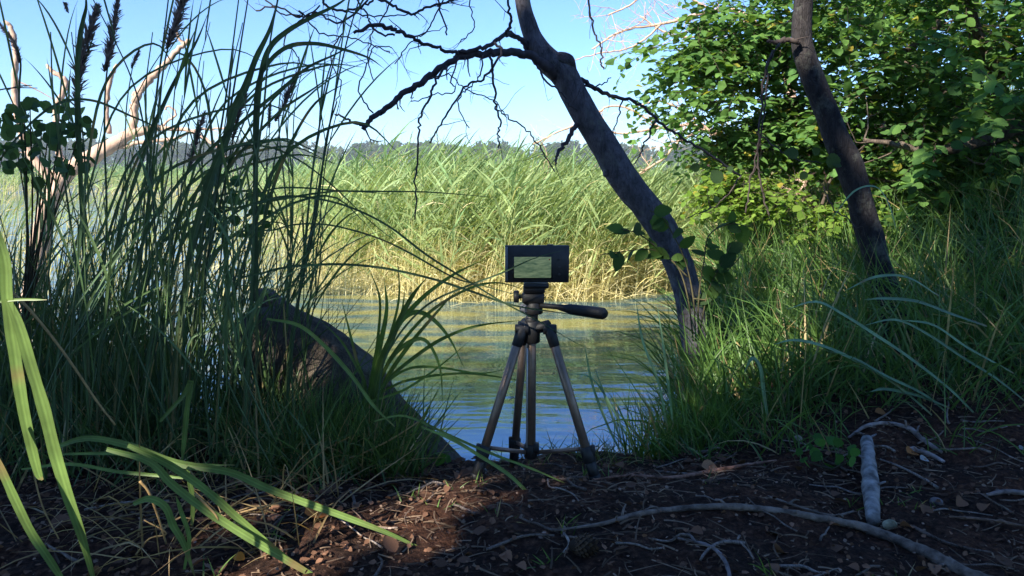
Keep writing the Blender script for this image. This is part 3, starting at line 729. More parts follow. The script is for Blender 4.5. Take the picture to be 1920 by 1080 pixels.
def bare_shrub():
    t = thing('bare_branches', 'pale leafless branches spreading in the sun beyond the leaning trunk', 'tree', P(1500, 520, 6.0))
    c = (.55, .38, .28)
    B = lambda pp, w, **k: branch(t, pp, 6.0, w, col=c, m=M_DEAD, tw=k.pop('tw', .07), tl=.22, td=2, sides=5, down=-.05, **k)
    B([(1520, 520), (1500, 300), (1470, 120), (1400, 30), (1340, 20), (1290, 32), (1240, 45), (1190, 52), (1150, 66), (1110, 92)], [30, 20, 12, 7, 6, 5, 4, 3])
    B([(1340, 20), (1280, -10), (1240, -30), (1180, 10), (1140, 28)], [5, 4, 3])
    B([(1240, 45), (1200, 80), (1160, 95), (1120, 100), (1080, 112)], [4, 3, 2])
    B([(1400, 40), (1350, 60), (1300, 70), (1250, 62), (1200, 30)], [5, 4, 3])
    B([(1510, 380), (1420, 320), (1350, 262), (1300, 235), (1240, 240), (1170, 250), (1110, 240)], [16, 9, 7, 5, 4, 3])
    B([(1240, 240), (1180, 205), (1140, 200), (1100, 225), (1040, 250), (1000, 270)], [4, 4, 3], tw=.1)
    B([(1400, 310), (1340, 245), (1280, 262), (1240, 300), (1198, 325)], [7, 6, 5, 4])
    B([(1350, 258), (1290, 215), (1240, 190), (1190, 200)], [5, 4, 3])
bare_shrub()

# ------------------------------------------------------------------ fallen log
def log():
    t = thing('fallen_log', 'weathered dark fallen log sloping down the bank into the left grass', 'log', P(780, 860, 2.0))
    p = catmull([P(455, 650, 2.05), P(520, 650, 2.05), P(590, 700, 2.02), P(660, 765, 1.98), P(745, 826, 1.95), P(840, 882, 1.93), P(905, 912, 1.92)], 8)
    mb = MB(); tube(mb, p, [.09, .128, .135, .118, .085, .05, .02], 28, (.085, .068, .05), .28, 6); o = mb.obj('trunk', M_BARK, t)
    s = MB(); tube(s, catmull([P(540, 600, 2.05), P(500, 560, 2.05), P(470, 555, 2.05)], 5), [.04, .03, .012], 10, (.14, .11, .09), .3, 8); s.obj('branch_stub', M_BARK, t)
log()

# ------------------------------------------------------------------ left foreground reeds
DG = np.array([.07, .13, .06]); DG2 = np.array([.13, .21, .08])  # dim greens of the shaded clump, colour raised in place of fill light
def panicle(parent, path, wd, col=(.19, .15, .15)):
    """seed head along a path"""
    mb = MB(); p = catmull(path, 8); n = 520
    u = R.rand(n); i = (u * (len(p) - 2)).astype(int); a = p[i]; t = unit(p[i + 1] - p[i])
    D = t * .9 + R.randn(n, 3) * .3; wdt = np.sin(np.pi * np.clip(u * .85 + .12, 0, 1)) ** .7
    ribbons(mb, a, D, wd * (.35 + .6 * R.rand(n)) * (.3 + wdt), wd * .11, 3, .5 * R.rand(n), R.randn(n, 3), hexc(col, np.array(col) * 1.7, n, .3), np.array(col) * 1.6, 'spindle')
    tube(mb, p, [.0014, .0008], 4, col, cap=False)
    return mb.obj('seed_head', M_SEED, parent)
def near_reed(stem, d, w=5, nleaf=4, head=None, label=None, group=None, c=None, leafL=(.16, .38), leafW=.006):
    base = stem[-1]
    t = thing('reed', label or 'tall dark reed stalk standing in the shaded clump at left', 'reed', P(*base, d), None if label else 'shaded reed stalks in the left clump')
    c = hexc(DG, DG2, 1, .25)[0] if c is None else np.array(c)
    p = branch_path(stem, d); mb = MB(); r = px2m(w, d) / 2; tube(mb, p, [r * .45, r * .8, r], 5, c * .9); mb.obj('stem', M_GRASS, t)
    for k in range(nleaf):
        u = R.uniform(.12, .85); i = int(u * (len(p) - 1)); q = p[i]; up = unit(p[max(i - 2, 0)] - p[i])
        a = R.uniform(0, 2 * math.pi); out = np.array([math.cos(a), math.sin(a) * .6, 0])
        m = MB(); ribbons(m, [q], [up * R.uniform(1.6, 4.0) + out], R.uniform(*leafL), leafW * R.uniform(.5, 1.1), 9, R.uniform(.1, 1.1), [R.randn(3) * .4 + [0, -1, .2]], c, c * 1.15, 'leaf', fold=.25)
        m.obj('leaf', M_GRASS, t)
    if head: panicle(t, [P(x, y, d) for x, y in head[0]], px2m(head[1], d))
    return t
def left_clump():
    d = 1.75
    near_reed([(134, 60), (150, 200), (160, 350), (150, 600), (140, 840)], d, 4, 2, ([(118, 4), (122, 8), (128, 25)], 8), 'reed stalk with a drooping tip at the top left corner')
    near_reed([(178, 60), (150, 150), (142, 230), (160, 400), (190, 620), (210, 830)], d, 5, 2, ([(142, 200), (150, 130), (168, 60), (186, 5)], 30), 'reed with the widest feathery seed head, second from the top left')
    near_reed([(220, 30), (200, 140), (196, 250), (200, 420), (190, 600), (180, 840)], d, 5, 2, ([(196, 135), (206, 90), (214, 40), (222, -8)], 22), 'reed with a narrow upright seed head right of the widest one')
    near_reed([(345, 20), (315, 90), (300, 180), (285, 320), (262, 520), (250, 840)], d, 5, 2, ([(311, 92), (325, 60), (338, 20), (350, -20)], 24), 'reed with a dark seed head above the dead tree branch')
    near_reed([(258, 100), (246, 140), (235, 250), (240, 500), (250, 840)], 1.95, 3, 2, ([(246, 128), (254, 110), (262, 92)], 9), 'thin reed with a tiny seed head beside the dead tree')
    near_reed([(16, 60), (38, 110), (36, 200), (50, 400), (60, 840)], d, 5, 2, ([(36, 118), (30, 90), (14, 62), (-6, 38)], 12), 'reed whose seed head nods in from the left edge')
    near_reed([(384, 210), (362, 280), (330, 400), (300, 560), (290, 840)], 1.9, 3.5, 2, ([(354, 320), (364, 275), (374, 240), (386, 206)], 17), 'reed with a small seed head against the far treeline')
    near_reed([(466, 150), (440, 250), (420, 350), (380, 560), (360, 840)], d, 5, 2, ([(436, 262), (446, 220), (458, 180), (466, 140)], 17), 'reed with a dark seed head beside the broad folded blade')
    near_reed([(560, 140), (535, 200), (515, 300), (470, 560), (440, 840)], 1.85, 4, 3, ([(516, 228), (532, 195), (546, 160), (562, 128)], 16), 'reed with the rightmost large seed head of the left clump')
    near_reed([(508, 196), (505, 250), (495, 400), (480, 560), (450, 840)], 1.9, 3, 2, ([(504, 240), (505, 215), (508, 190)], 9), 'short thin reed with the rightmost small seed head')
    near_reed([(70, 165), (20, 165), (-30, 175)], 1.8, 3, 0, ([(12, 168), (35, 162), (60, 160)], 5), 'thin bent reed tip reaching in from the left edge')
    for st in [[(450, -20), (436, 90), (424, 180), (408, 280), (380, 450), (345, 840)], [(468, -20), (452, 80), (438, 170), (415, 300), (390, 480), (330, 840)],
               [(524, -20), (505, 90), (495, 200), (480, 330), (470, 600), (455, 840)], [(318, -20), (306, 80), (292, 190), (280, 330), (260, 840)],
               [(640, 70), (612, 150), (600, 230), (585, 330), (560, 560), (520, 840)], [(632, 190), (612, 260), (590, 420), (545, 640), (530, 840)],
               [(95, 60), (100, 180), (120, 330), (150, 560), (170, 840)], [(165, -20), (240, 130), (270, 240), (290, 420), (310, 840)], [(680, -20), (655, 60), (630, 170), (600, 340), (555, 600), (530, 840)]]:
        near_reed(st, R.uniform(1.65, 1.9), R.uniform(4, 6), 2)
    for k in range(96):
        bx = R.uniform(-60, 560) if R.rand() < .8 else R.uniform(330, 600)
        tx = min(bx + R.normal(50, 85), 610); ty = R.uniform(330, 590) - 60 * R.rand(); by = R.uniform(780, 900)
        mx = (bx + tx) / 2 - R.uniform(0, 40)
        near_reed([(tx, ty), ((tx + mx) / 2 + 4, (ty * 3 + by) / 4), (mx, (ty + by) / 2), (bx, by)], R.uniform(1.5, 2.3), R.uniform(2.2, 4.2), R.randint(2, 5), leafL=(.14, .3))
    for k in range(26):
        bx = R.uniform(20, 560); tx = min(bx + R.normal(50, 60), 640); ty = R.uniform(40, 330); by = R.uniform(800, 880)
        near_reed([(tx, ty), (tx - R.uniform(10, 30), ty + 130), ((bx + tx) / 2, (ty + by) / 2), (bx, by)], R.uniform(1.6, 2.3), R.uniform(2.5, 4), R.randint(1, 3), leafL=(.12, .28), leafW=.007)
    # arching blades that stand out against the sky and the reeds
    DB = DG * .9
    arcs = [
        ([(690, -40), (640, 4), (590, 30), (540, 58), (505, 92), (488, 150), (481, 250), (478, 420), (470, 640), (460, 850)], 15, 'broad blade arching up and over to the top edge'),
        ([(720, 128), (690, 108), (640, 92), (590, 82), (540, 88), (502, 120), (482, 170), (478, 300), (482, 500), (480, 850)], 12, 'blade hooking over to the right just under the broad one'),
        ([(700, 52), (640, 96), (580, 125), (530, 165), (470, 215), (400, 275), (330, 350), (270, 450), (230, 600), (210, 840)], 10, 'long blade sweeping up from lower left to meet the bare branches'),
        ([(528, -30), (508, 50), (480, 110), (462, 160), (440, 205), (425, 260), (400, 320), (375, 400), (350, 520), (320, 840)], 22, 'widest dark folded blade slanting through the clump'),
        ([(345, 300), (300, 245), (240, 215), (180, 190), (130, 188), (90, 205), (50, 240), (0, 300), (-60, 400)], 7, 'blade arching low across the dead tree at left'),
        ([(640, 128), (590, 165), (530, 205), (470, 265), (420, 330), (380, 420), (340, 560), (310, 840)], 9, 'blade parallel below the long sweeping one'),
        ([(660, 150), (600, 185), (560, 240), (520, 330), (490, 440), (470, 600), (450, 840)], 9, 'blade curving up to the right edge of the clump'),
        ([(392, 20), (370, 75), (340, 130), (310, 190), (270, 290), (230, 420), (190, 640), (180, 850)], 11, 'straight dark blade pair crossing the dead branch, upper one'),
        ([(362, 100), (330, 150), (296, 215), (262, 290), (210, 420), (160, 640), (150, 850)], 8, 'straight dark blade pair crossing the dead branch, lower one'),
        ([(158, -30), (162, 10), (156, 40), (150, 76), (146, 140), (150, 300), (160, 520), (170, 840)], 14, 'broad blade hanging beside the widest seed head'),
        ([(1135, 668), (1075, 640), (1010, 602), (940, 565), (870, 522), (800, 478), (730, 425), (660, 390), (590, 372), (520, 370), (440, 400), (380, 470), (340, 600), (320, 840)], 6, 'long thin blade arching right until it crosses the tripod head'),
        ([(950, 372), (880, 366), (800, 360), (720, 359), (640, 358), (560, 352), (500, 358), (420, 400), (370, 500), (350, 840)], 5, 'thin blade lying level across the reed bed'),
        ([(1140, 600), (1040, 585), (960, 572), (880, 545), (800, 520), (700, 500), (600, 496), (500, 510), (430, 560), (400, 840)], 7, 'blade reaching level to the tripod head from the left'),
        ([(1060, 468), (1000, 485), (940, 512), (880, 535), (820, 560), (780, 590), (740, 640), (715, 700), (700, 850)], 6, 'blade rising across the small screen on the tripod'),
        ([(780, 480), (700, 420), (620, 345), (560, 300), (500, 275), (430, 280), (360, 340), (320, 480), (300, 840)], 5, 'thin blade arching over the left part of the reed bed'),
        ([(1000, 560), (950, 548), (900, 534), (850, 520), (760, 470), (690, 440), (600, 420), (520, 430), (460, 480), (420, 840)], 5, 'thin blade ending at the pan head knob'),
        ([(1130, 455), (1080, 470)], 0, ''),
    ]
    for pp, w, lab in arcs:
        if not w: continue
        dd = 1.62 if 'tripod' in lab or 'head' in lab and 'pan' in lab else 1.7
        m = MB(); k = [P(x, y, dd) for x, y in pp]; strap(m, k, px2m(w * .66, dd), c0=DB * .9, c1=DB, taper=(.05, .7, 1, 1, .9, .6), ref=(0.1, -1, .15))
        tag(m.obj('grass_blade', M_GRASS), lab, 'grass blade', 'long blades arching out of the left clump')
    for k in range(20):
        tx = R.uniform(300, 760); ty = R.uniform(110, 470); bx = R.uniform(60, 500); dd = R.uniform(1.6, 2.1); px_ = bx + (tx - bx) * .35; m = MB()
        top = ty - R.uniform(0, 70)
        strap(m, [P(x, y, dd) for x, y in [(tx, ty), (tx - (tx - bx) * .25, top), (px_, top + 70), (bx + (px_ - bx) * .5, top + 240), (bx + 10, 650), (bx, 850)]], px2m(R.uniform(3.5, 7), dd), c0=DG, c1=DG * 1.2, taper=(.05, .7, 1, 1, .9, .6), ref=(0.1, -1, .15))
        tag(m.obj('grass_blade', M_GRASS), 'slender blade bending over to the right out of the left clump', 'grass blade', 'slender blades bending out of the left clump')
left_clump()

def dark_stalks():
    n = 1900; x = R.uniform(-1.75, -.30, n); y = R.uniform(1.75, 2.45, n); k = (x / y < -.26) & (R.rand(n) < .25 + .75 * sm(-.27, -.42, x / y)); x, y = x[k], y[k]
    # a gap where the water glints through
    k = ~((np.abs(x / y + .42) < .05) & (R.rand(len(x)) < .7)); x, y = x[k], y[k]
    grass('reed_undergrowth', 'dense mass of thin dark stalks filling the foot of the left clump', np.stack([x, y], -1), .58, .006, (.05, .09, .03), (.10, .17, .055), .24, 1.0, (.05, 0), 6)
dark_stalks()
def centre_tuft():
    base = [(690, 735), (700, 745), (680, 740), (712, 730)]
    tips = [([(800, 520), (770, 560), (735, 630), (712, 690)], 12, .8), ([(905, 488), (850, 515), (790, 560), (740, 620), (708, 690)], 9, .7), ([(720, 520), (725, 580), (712, 650), (700, 700)], 10, .6),
            ([(985, 600), (900, 610), (840, 630), (790, 660), (730, 710)], 7, .7), ([(870, 690), (840, 630), (800, 590), (765, 590), (735, 630), (705, 700)], 10, .6), ([(760, 540), (750, 600), (725, 660), (705, 705)], 9, .5),
            ([(640, 560), (655, 620), (670, 680), (682, 715)], 6, .5), ([(990, 545), (930, 530), (870, 545), (800, 590), (740, 660), (715, 710)], 6, .5), ([(830, 760), (825, 690), (800, 640), (770, 640), (735, 670), (712, 715)], 8, .5),
            ([(745, 480), (748, 560), (728, 640), (706, 700)], 6, .5), ([(960, 690), (900, 700), (830, 690), (770, 690), (720, 720)], 5, .5), ([(1010, 720), (930, 706), (870, 700), (800, 706), (740, 722)], 5, .5),
            ([(600, 600), (640, 640), (670, 690), (684, 720)], 6, .5), ([(855, 545), (815, 590), (765, 650), (722, 715)], 8, .5), ([(880, 640), (820, 690), (760, 730), (720, 745)], 5, .4), ([(690, 500), (712, 560), (708, 640), (700, 705)], 6, .5)]
    labs = ['tallest broad blade of the centre tuft, in front of the reed bed foot', 'blade rising to upper right from the centre tuft', 'upright broad blade at the left of the centre tuft', 'thin blade arching from the centre tuft to the tripod crown', 'hooked blade of the centre tuft bending down over the water']
    for i, (pp, w, _) in enumerate(tips):
        d = 1.78 + R.uniform(-.05, .05); m = MB(); b = base[i % 4]
        q = [P(x, y, d) for x, y in pp] + [P(b[0] + R.uniform(-12, 12), b[1] + 25, d), P(b[0], b[1] + 110, d)]
        c = hexc((.09, .17, .035), (.15, .24, .05), 1, .2)[0]
        strap(m, q, px2m(w, d), c0=c, c1=c * .8, taper=(.04, .7, 1, 1, .7, .5), ref=(0.2, -1, .2))
        tag(m.obj('grass_blade', M_GRASS), labs[i] if i < 5 else 'green blade of the tuft between the fallen log and the tripod', 'grass blade', 'blades of the centre tuft')
    e = tufts(120, 12, -.66, -.22, 1.68, 1.86, .03, lambda x, y: x / y < -.155)
    grass('tuft_grass', 'green grass tuft growing against the fallen log left of the tripod', e, .27, .0042, (.06, .12, .03), (.12, .20, .05), .4, 1.3, (.05, 0))
centre_tuft()

def big_blades():
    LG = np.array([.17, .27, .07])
    B = [([(-30, 380), (8, 480), (14, 560), (28, 660), (45, 770), (70, 880), (80, 900)], 26, .95, 'broad sunlit blade running down the left edge'),
         ([(14, 560), (36, 610), (60, 690), (84, 770), (104, 850), (128, 930), (155, 1010), (190, 1140)], 27, .95, 'broad sunlit blade slanting down beside the left edge one'),
         ([(-60, 760), (0, 875), (30, 940), (60, 1000), (100, 1060), (150, 1140)], 20, .9, 'sunlit blade crossing the bottom left corner'),
         ([(200, 842), (280, 866), (320, 905), (370, 945), (430, 985), (500, 1028), (580, 1075), (640, 1110)], 19, 1.2, 'lower of the two bright blades fanning over the leaf litter'),
         ([(240, 835), (300, 862), (350, 892), (400, 930), (450, 975), (510, 1025), (560, 1060)], 18, 1.22, 'upper of the two bright blades fanning over the leaf litter'),
         ([(90, 845), (160, 822), (240, 835), (330, 868), (430, 885), (500, 915), (580, 945), (650, 970), (740, 1005), (830, 1050)], 17, 1.3, 'longest low blade lying out over the dirt towards the tripod'),
         ([(100, 852), (200, 850), (280, 856), (360, 870), (440, 872)], 8, 1.4, 'short level blade above the fanning ones'),
         ([(250, 945), (280, 935), (310, 950), (325, 985), (345, 1020), (365, 1080)], 17, 1.2, 'hooked blade curling down into the dead leaves'),
         ([(-30, 570), (30, 562), (88, 562)], 6, .95, 'thin blade end poking in over the left edge blades'),
         ([(40, 880), (130, 870), (220, 884), (300, 892), (380, 900)], 8, 1.3, 'level blade along the foot of the left clump'),
         ([(300, 790), (345, 740), (358, 715), (352, 760), (345, 830), (340, 880)], 12, 1.45, 'upright light blade in the shaded foot of the clump'),
         ([(640, 840), (560, 825), (760, 858), (840, 880), (905, 905), (960, 960), (1030, 990)], 0, 1.4, ''),
         ([(500, 598), (560, 610), (610, 650), (660, 705), (700, 760), (740, 800)], 9, 1.6, 'pale arching blade drooping in front of the fallen log'),
         ([(790, 800), (850, 825), (900, 855), (960, 895), (1010, 950), (1040, 1000)], 8, 1.55, 'green blade lying past the left tripod foot onto the dirt'),
         ([(700, 790), (760, 780), (840, 815), (920, 850), (1000, 880), (1080, 915)], 6, 1.6, 'thin blade arching past the tripod feet'),
         ([(360, 985), (362, 940), (355, 900), (350, 870)], 11, 1.3, 'short upright blade in the litter under the bright fan'),
         ([(345, 1070), (355, 1010), (340, 960), (330, 930)], 10, 1.2, 'short green shoot by the hooked blade')]
    for pp, w, d, lab in B:
        if not w: continue
        m = MB(); c = LG * R.uniform(.85, 1.1)
        strap(m, [P(x, y, d) for x, y in pp], px2m(w * .86, d), c0=c, c1=c, taper=(.55, .9, 1, 1, .85, .2), ref=(0.15, -1, .3), fold=.18)
        tag(m.obj('grass_blade', M_GRASS), lab, 'grass blade')
    for pp, w, d, lab in [([(20, 545), (55, 580), (100, 635), (140, 690), (180, 750), (216, 797)], 6, 1.3, 'dry golden stalk slanting down in front of the left reeds'),
                          ([(50, 800), (62, 880), (80, 950), (110, 1010)], 4, 1.2, 'dry golden stalk bending down at lower left'),
                          ([(262, 902), (280, 925), (300, 980), (312, 1020)], 6, 1.25, 'dry straw bent over beside the hooked blade'),
                          ([(255, 1040), (280, 1010), (312, 1000), (270, 975)], 4, 1.25, 'kinked dry straw on the litter at lower left'),
                          ([(620, 870), (680, 850), (740, 820), (800, 780)], 4, 1.65, 'straw coloured stalk leaning over the log'),
                          ([(365, 925), (400, 960), (410, 975)], 6, 1.2, 'short dry leaf tip under the fan of blades')]:
        m = MB(); tube(m, branch_path(pp, d), [px2m(w, d) / 2, px2m(w, d) / 3], 5, (.42, .28, .12)); tag(m.obj('dry_stalk', M_DRY), lab, 'dry stalk')
    c = np.array([.17, .29, .16])  # pale blue-green: sky sheen painted into the blade colour
    RB = [([(1475, 580), (1530, 566), (1580, 590), (1640, 628), (1700, 668), (1780, 730), (1850, 800)], 9, 'uppermost left pale blade bowing over the right bank'),
          ([(1450, 646), (1490, 638), (1545, 650), (1610, 680), (1680, 722), (1760, 790)], 8, 'pale blade bowing lower over the right bank, ends nearest the trunk'),
          ([(1620, 562), (1660, 560), (1720, 566), (1780, 588), (1850, 612)], 8, 'topmost pale blade at the foot of the dark trunk'),
          ([(1540, 655), (1600, 672), (1660, 705), (1740, 745), (1800, 800)], 7, 'blade tucked under the bowed ones in the right bank grass'),
          ([(1630, 735), (1660, 730), (1720, 742), (1780, 765)], 7, 'short pale bent blade above the curved root'),
          ([(1620, 610), (1680, 600), (1740, 628), (1800, 668), (1870, 712), (1930, 760)], 8, 'long blade bowing to the right edge'),
          ([(1690, 600), (1750, 610), (1810, 650), (1900, 700)], 7, 'blade beside the long right edge one'),
          ([(1395, 700), (1410, 672), (1425, 690), (1432, 740), (1440, 790)], 8, 'hooked pale blade left in the right bank grass'),
          ([(1585, 545), (1640, 520), (1700, 520), (1760, 555)], 6, 'thin blade arching in front of the dark trunk'),
          ([(1560, 410), (1600, 360), (1640, 350), (1665, 380), (1680, 430)], 4, 'thin bent stalk in front of the dark trunk'),
          ([(1095, 640), (1110, 720), (1140, 800), (1165, 850)], 5, 'upright blade right of the tripod leg'),
          ([(1115, 690), (1140, 760), (1165, 830)], 5, 'blade leaning by the tripod foot'),
          ([(1192, 560), (1205, 640), (1235, 720), (1250, 800)], 5, 'tall thin shoot at the water edge left of the leaning trunk'),
          ([(1232, 570), (1245, 660), (1255, 740), (1262, 800)], 5, 'tall thin shoot beside the leaning trunk base'),
          ([(1060, 700), (1110, 710), (1150, 770), (1180, 830)], 4, 'bent blade behind the right tripod leg')]
    for pp, w, lab in RB:
        d = 1.95; m = MB(); cc = c * R.uniform(.8, 1.25)
        strap(m, [P(x, y, d) for x, y in pp], px2m(w * 1.25, d), c0=cc, c1=cc * .8, taper=(.05, .8, 1, .9, .6), ref=(0.1, -.6, 1))
        tag(m.obj('grass_blade', M_GRASS), lab, 'grass blade')
big_blades()

# ------------------------------------------------------------------ tripod and the device on it
def box(mb, c, sz, rot=0, bev=.002, col=(1, 1, 1), taper=1):
    """box with chamfered edges; c centre, sz size, rot about y axis"""
    x, y, z = [s / 2 for s in sz]; b = min(bev, x * .6, y * .6, z * .6)
    rings = []
    for zz, inset, tp in [(-z, b, 1), (-z + b, 0, 1), (z - b, 0, taper), (z, b, taper)]:
        X, Y = x * tp - inset, y * tp - inset
        rings.append([(-X + b, -Y, zz), (X - b, -Y, zz), (X, -Y + b, zz), (X, Y - b, zz), (X - b, Y, zz), (-X + b, Y, zz), (-X, Y - b, zz), (-X, -Y + b, zz)])
    v = np.array(rings).reshape(-1, 3); f = []
    for r in range(3):
        for k in range(8): f.append([r * 8 + k, r * 8 + (k + 1) % 8, r * 8 + 8 + (k + 1) % 8, r * 8 + 8 + k])
    f += [[0, 7, 6, 1], [1, 6, 5, 2], [2, 5, 4, 3]]
    f += [[24, 25, 30, 31], [25, 26, 29, 30], [26, 27, 28, 29]]
    ca, sa = math.cos(rot), math.sin(rot)
    v = v @ np.array([[ca, 0, -sa], [0, 1, 0], [sa, 0, ca]]) + np.array(c)
    mb.add(v, f, col)
PL = (.013, .013, .014); BZ = (.25, .175, .13)
def cyl(mb, a, b, r, col, sides=20, r2=None, rim=True):
    a = np.array(a, float); b = np.array(b, float); r2 = r if r2 is None else r2; L = np.linalg.norm(b - a); e = min(.12 * r, L * .2) / L
    pts = [a, a + (b - a) * 1e-3, a + (b - a) * e, b - (b - a) * e, b - (b - a) * 1e-3, b]
    tt = np.array([0, 1e-3, e, 1 - e, .999, 1]); rad = r + (r2 - r) * tt
    rad = rad * np.array([.8, .86, 1, 1, .86, .8]) if rim else rad
    p = np.array(pts); t = unit((b - a)[None])[0]; ref = np.array([.3, .9, .2]) if abs(t[1]) < .85 else np.array([1, 0, 0])
    A = unit(np.cross(t, ref)[None])[0]; Bv = np.cross(t, A); th = np.linspace(0, 2 * np.pi, sides, endpoint=False)
    v = p[:, None] + rad[:, None, None] * (np.cos(th)[None, :, None] * A + np.sin(th)[None, :, None] * Bv); n = len(p)
    i = np.arange(n - 1)[:, None] * sides; j = np.arange(sides)[None]; j2 = (j + 1) % sides
    f = np.stack([i + j, i + j2, i + sides + j2, i + sides + j], -1).reshape(-1, 4); v = np.vstack([v.reshape(-1, 3), a, b]); m = n * sides; jj = np.arange(sides)
    f = np.vstack([f, np.stack([(jj + 1) % sides, jj, np.full(sides, m), np.full(sides, m)], -1), np.stack([m - sides + jj, m - sides + (jj + 1) % sides, np.full(sides, m + 1), np.full(sides, m + 1)], -1)])
    mb.add(v, f, col)
def tripod():
    d = 1.72; cx = P(996, 640, d)[0]
    Z = lambda py, dd=d: P(996, py, dd)[2]
    X = lambda px, dd=d: P(px, 640, dd)[0]
    t = thing('tripod', 'small black and bronze tripod standing on the dirt at the water edge', 'tripod', (cx, d, float(ground_z(cx, d))))
    m = MB(); cyl(m, (cx, d, Z(838)), (cx, d, Z(596)), px2m(19, d) / 2, BZ); m.obj('centre_column', M_METAL, t)
    m = MB(); box(m, (cx - px2m(8, d), d - .013, (Z(650) + Z(836)) / 2), (.0045, .003, Z(650) - Z(836)), 0, .001, (.55, .52, .5)); m.obj('column_rack', M_METAL, t)
    m = MB()                                                                     # crown with leg sockets
    cyl(m, (cx, d, Z(642)), (cx, d, Z(601)), .021, PL); cyl(m, (cx, d, Z(606)), (cx, d, Z(592)), .016, PL, r2=.013)
    feet = [(P(890, 902, 1.63), -1), (P(1118, 902, 1.63), 1), (P(962, 874, 1.86), 0)]
    feet = [np.array([f[0][0], f[0][1], gz(f[0][0], f[0][1]) - .004]) for f in feet]
    tops = [np.array([X(978), d - .018, Z(616)]), np.array([X(1030), d - .018, Z(616)]), np.array([X(984), d + .034, Z(618)])]
    for q in tops:
        cyl(m, q + [0, 0, .012], np.array([cx, d, Z(618)]), .013, PL)
        cyl(m, q + [-.016, 0, .002], q + [.016, 0, .002], .012, PL)
    m.obj('crown', M_PLASTIC, t)
    cl = np.array([cx, d, Z(846)])
    for k, (a, b) in enumerate(zip(tops, feet)):
        u = unit((b - a)[None])[0]; L = np.linalg.norm(b - a); pt = lambda s: a + u * L * s
        r = px2m(17, 1.75) / 2 if k < 2 else px2m(15, 1.85) / 2
        lg = MB(); cyl(lg, pt(.09), pt(.80), r, BZ); leg = lg.obj('leg', M_METAL, t)
        s = MB(); cyl(s, pt(-.015), pt(.11), r * 1.28, PL, r2=r * 1.15); s.obj('leg_socket', M_PLASTIC, t)
        s = MB(); cyl(s, pt(.77), pt(.87), r * 1.42, PL); c = pt(.80) + np.array([(-1, 1, -1)[k] * r * 1.25, -.004, 0]); box(s, c, (r * .9, .014, .034), 0, .002, PL); s.obj('leg_clamp', M_PLASTIC, t)
        s = MB(); cyl(s, pt(.86), pt(.965), r * 1.22, PL); cyl(s, pt(.955), pt(1.0), r * 1.35, PL, r2=r * 1.1); s.obj('rubber_foot', M_PLASTIC, t)
        br = MB(); q = pt(.79); e = q - cl; Lb = np.linalg.norm(e[:2]); n = 2
        h = unit(np.array([[e[0], e[1], 0.0]]))[0]; s0 = cl + h * .014; s1 = q - h * r
        pp = np.array([s0, s1]); w2 = np.cross(h, [0, 0, 1]) * .0025
        v = []
        for pnt in (s0, s1):
            for sx, sz in ((-1, -1), (1, -1), (1, 1), (-1, 1)): v.append(pnt + w2 * sx + np.array([0, 0, .0048]) * sz)
        br.add(v, [[0, 1, 5, 4], [1, 2, 6, 5], [2, 3, 7, 6], [3, 0, 4, 7], [3, 2, 1, 0], [4, 5, 6, 7]], (.30, .21, .17)); br.obj('brace', M_METAL, t, smooth=False)
        bo = MB(); cyl(bo, s1 - np.array([0, .005, 0]), s1 + np.array([0, .004, 0]), .0055, (.1, .1, .1)); bo.obj('bolt', M_METAL, t)
    m = MB(); cyl(m, (cx, d, Z(858)), (cx, d, Z(832)), .0165, PL); box(m, (cx + .012, d - .004, Z(838)), (.016, .026, .022), 0, .003, PL); m.obj('spreader_hub', M_PLASTIC, t, smooth=False)
    # head
    m = MB(); cyl(m, (cx + .004, d, Z(601)), (cx + .004, d, Z(582)), .012, PL); cyl(m, (cx + .006, d, Z(588)), (cx + .006, d, Z(566)), .022, PL, r2=.0185)
    box(m, (cx + .004, d, Z(558)), (.052, .036, .028), 0, .005, PL); box(m, (cx + .006, d, Z(541)), (.050, .04, .022), 0, .004, PL); box(m, (cx + .011, d, Z(534.5)), (.058, .045, .010), 0, .002, PL)
    cyl(m, (cx - .022, d, Z(577)), (cx - .010, d - .012, Z(577)), .010, (.12, .13, .15)); m.obj('pan_head', M_PLASTIC, t, smooth=False)
    m = MB(); cyl(m, (X(981), d, Z(556)), (X(971), d, Z(556)), .005, PL); cyl(m, (X(973), d, Z(556)), (X(963), d, Z(556)), px2m(23, d) / 2, PL); m.obj('knob', M_PLASTIC, t)
    m = MB()
    hp = [np.array([X(a), d - .012 - .0006 * i * 6, Z(b)]) for i, (a, b) in enumerate([(1012, 571), (1042, 573), (1056, 575), (1066, 576), (1080, 578), (1100, 580), (1118, 582), (1128, 583), (1131, 583.5)])]
    tube(m, hp, [px2m(w, d) / 2 for w in (10, 10, 14, 19, 21, 22, 23, 22, 14)], 16, PL); m.obj('pan_handle', M_PLASTIC, t)
    # device
    g = thing('camera', 'black rectangular camera with a small lit screen mounted on the tripod', 'camera', (X(1006), d, Z(530) ))
    zc = (Z(460) + Z(529)) / 2; hh = Z(460) - Z(529); ww = X(1065) - X(947)
    m = MB(); box(m, (X(1006), d, zc), (ww, .014, hh), 0, .0012, (.03, .03, .031)); m.obj('body', M_PLASTIC, g, smooth=False)
    m = MB(); box(m, (X(950), d - .0075, zc), (px2m(5, d), .004, hh * .94), 0, .001, (.16, .17, .19)); m.obj('side_trim', M_PLASTIC, g, smooth=False)
    m = MB(); box(m, (X(998), d - .0074, (Z(481) + Z(520)) / 2), (X(1034.5) - X(961.5), .0016, Z(478.5) - Z(522.5)), 0, .0004, (.012, .012, .013)); m.obj('screen_bezel', M_PLASTIC, g, smooth=False)
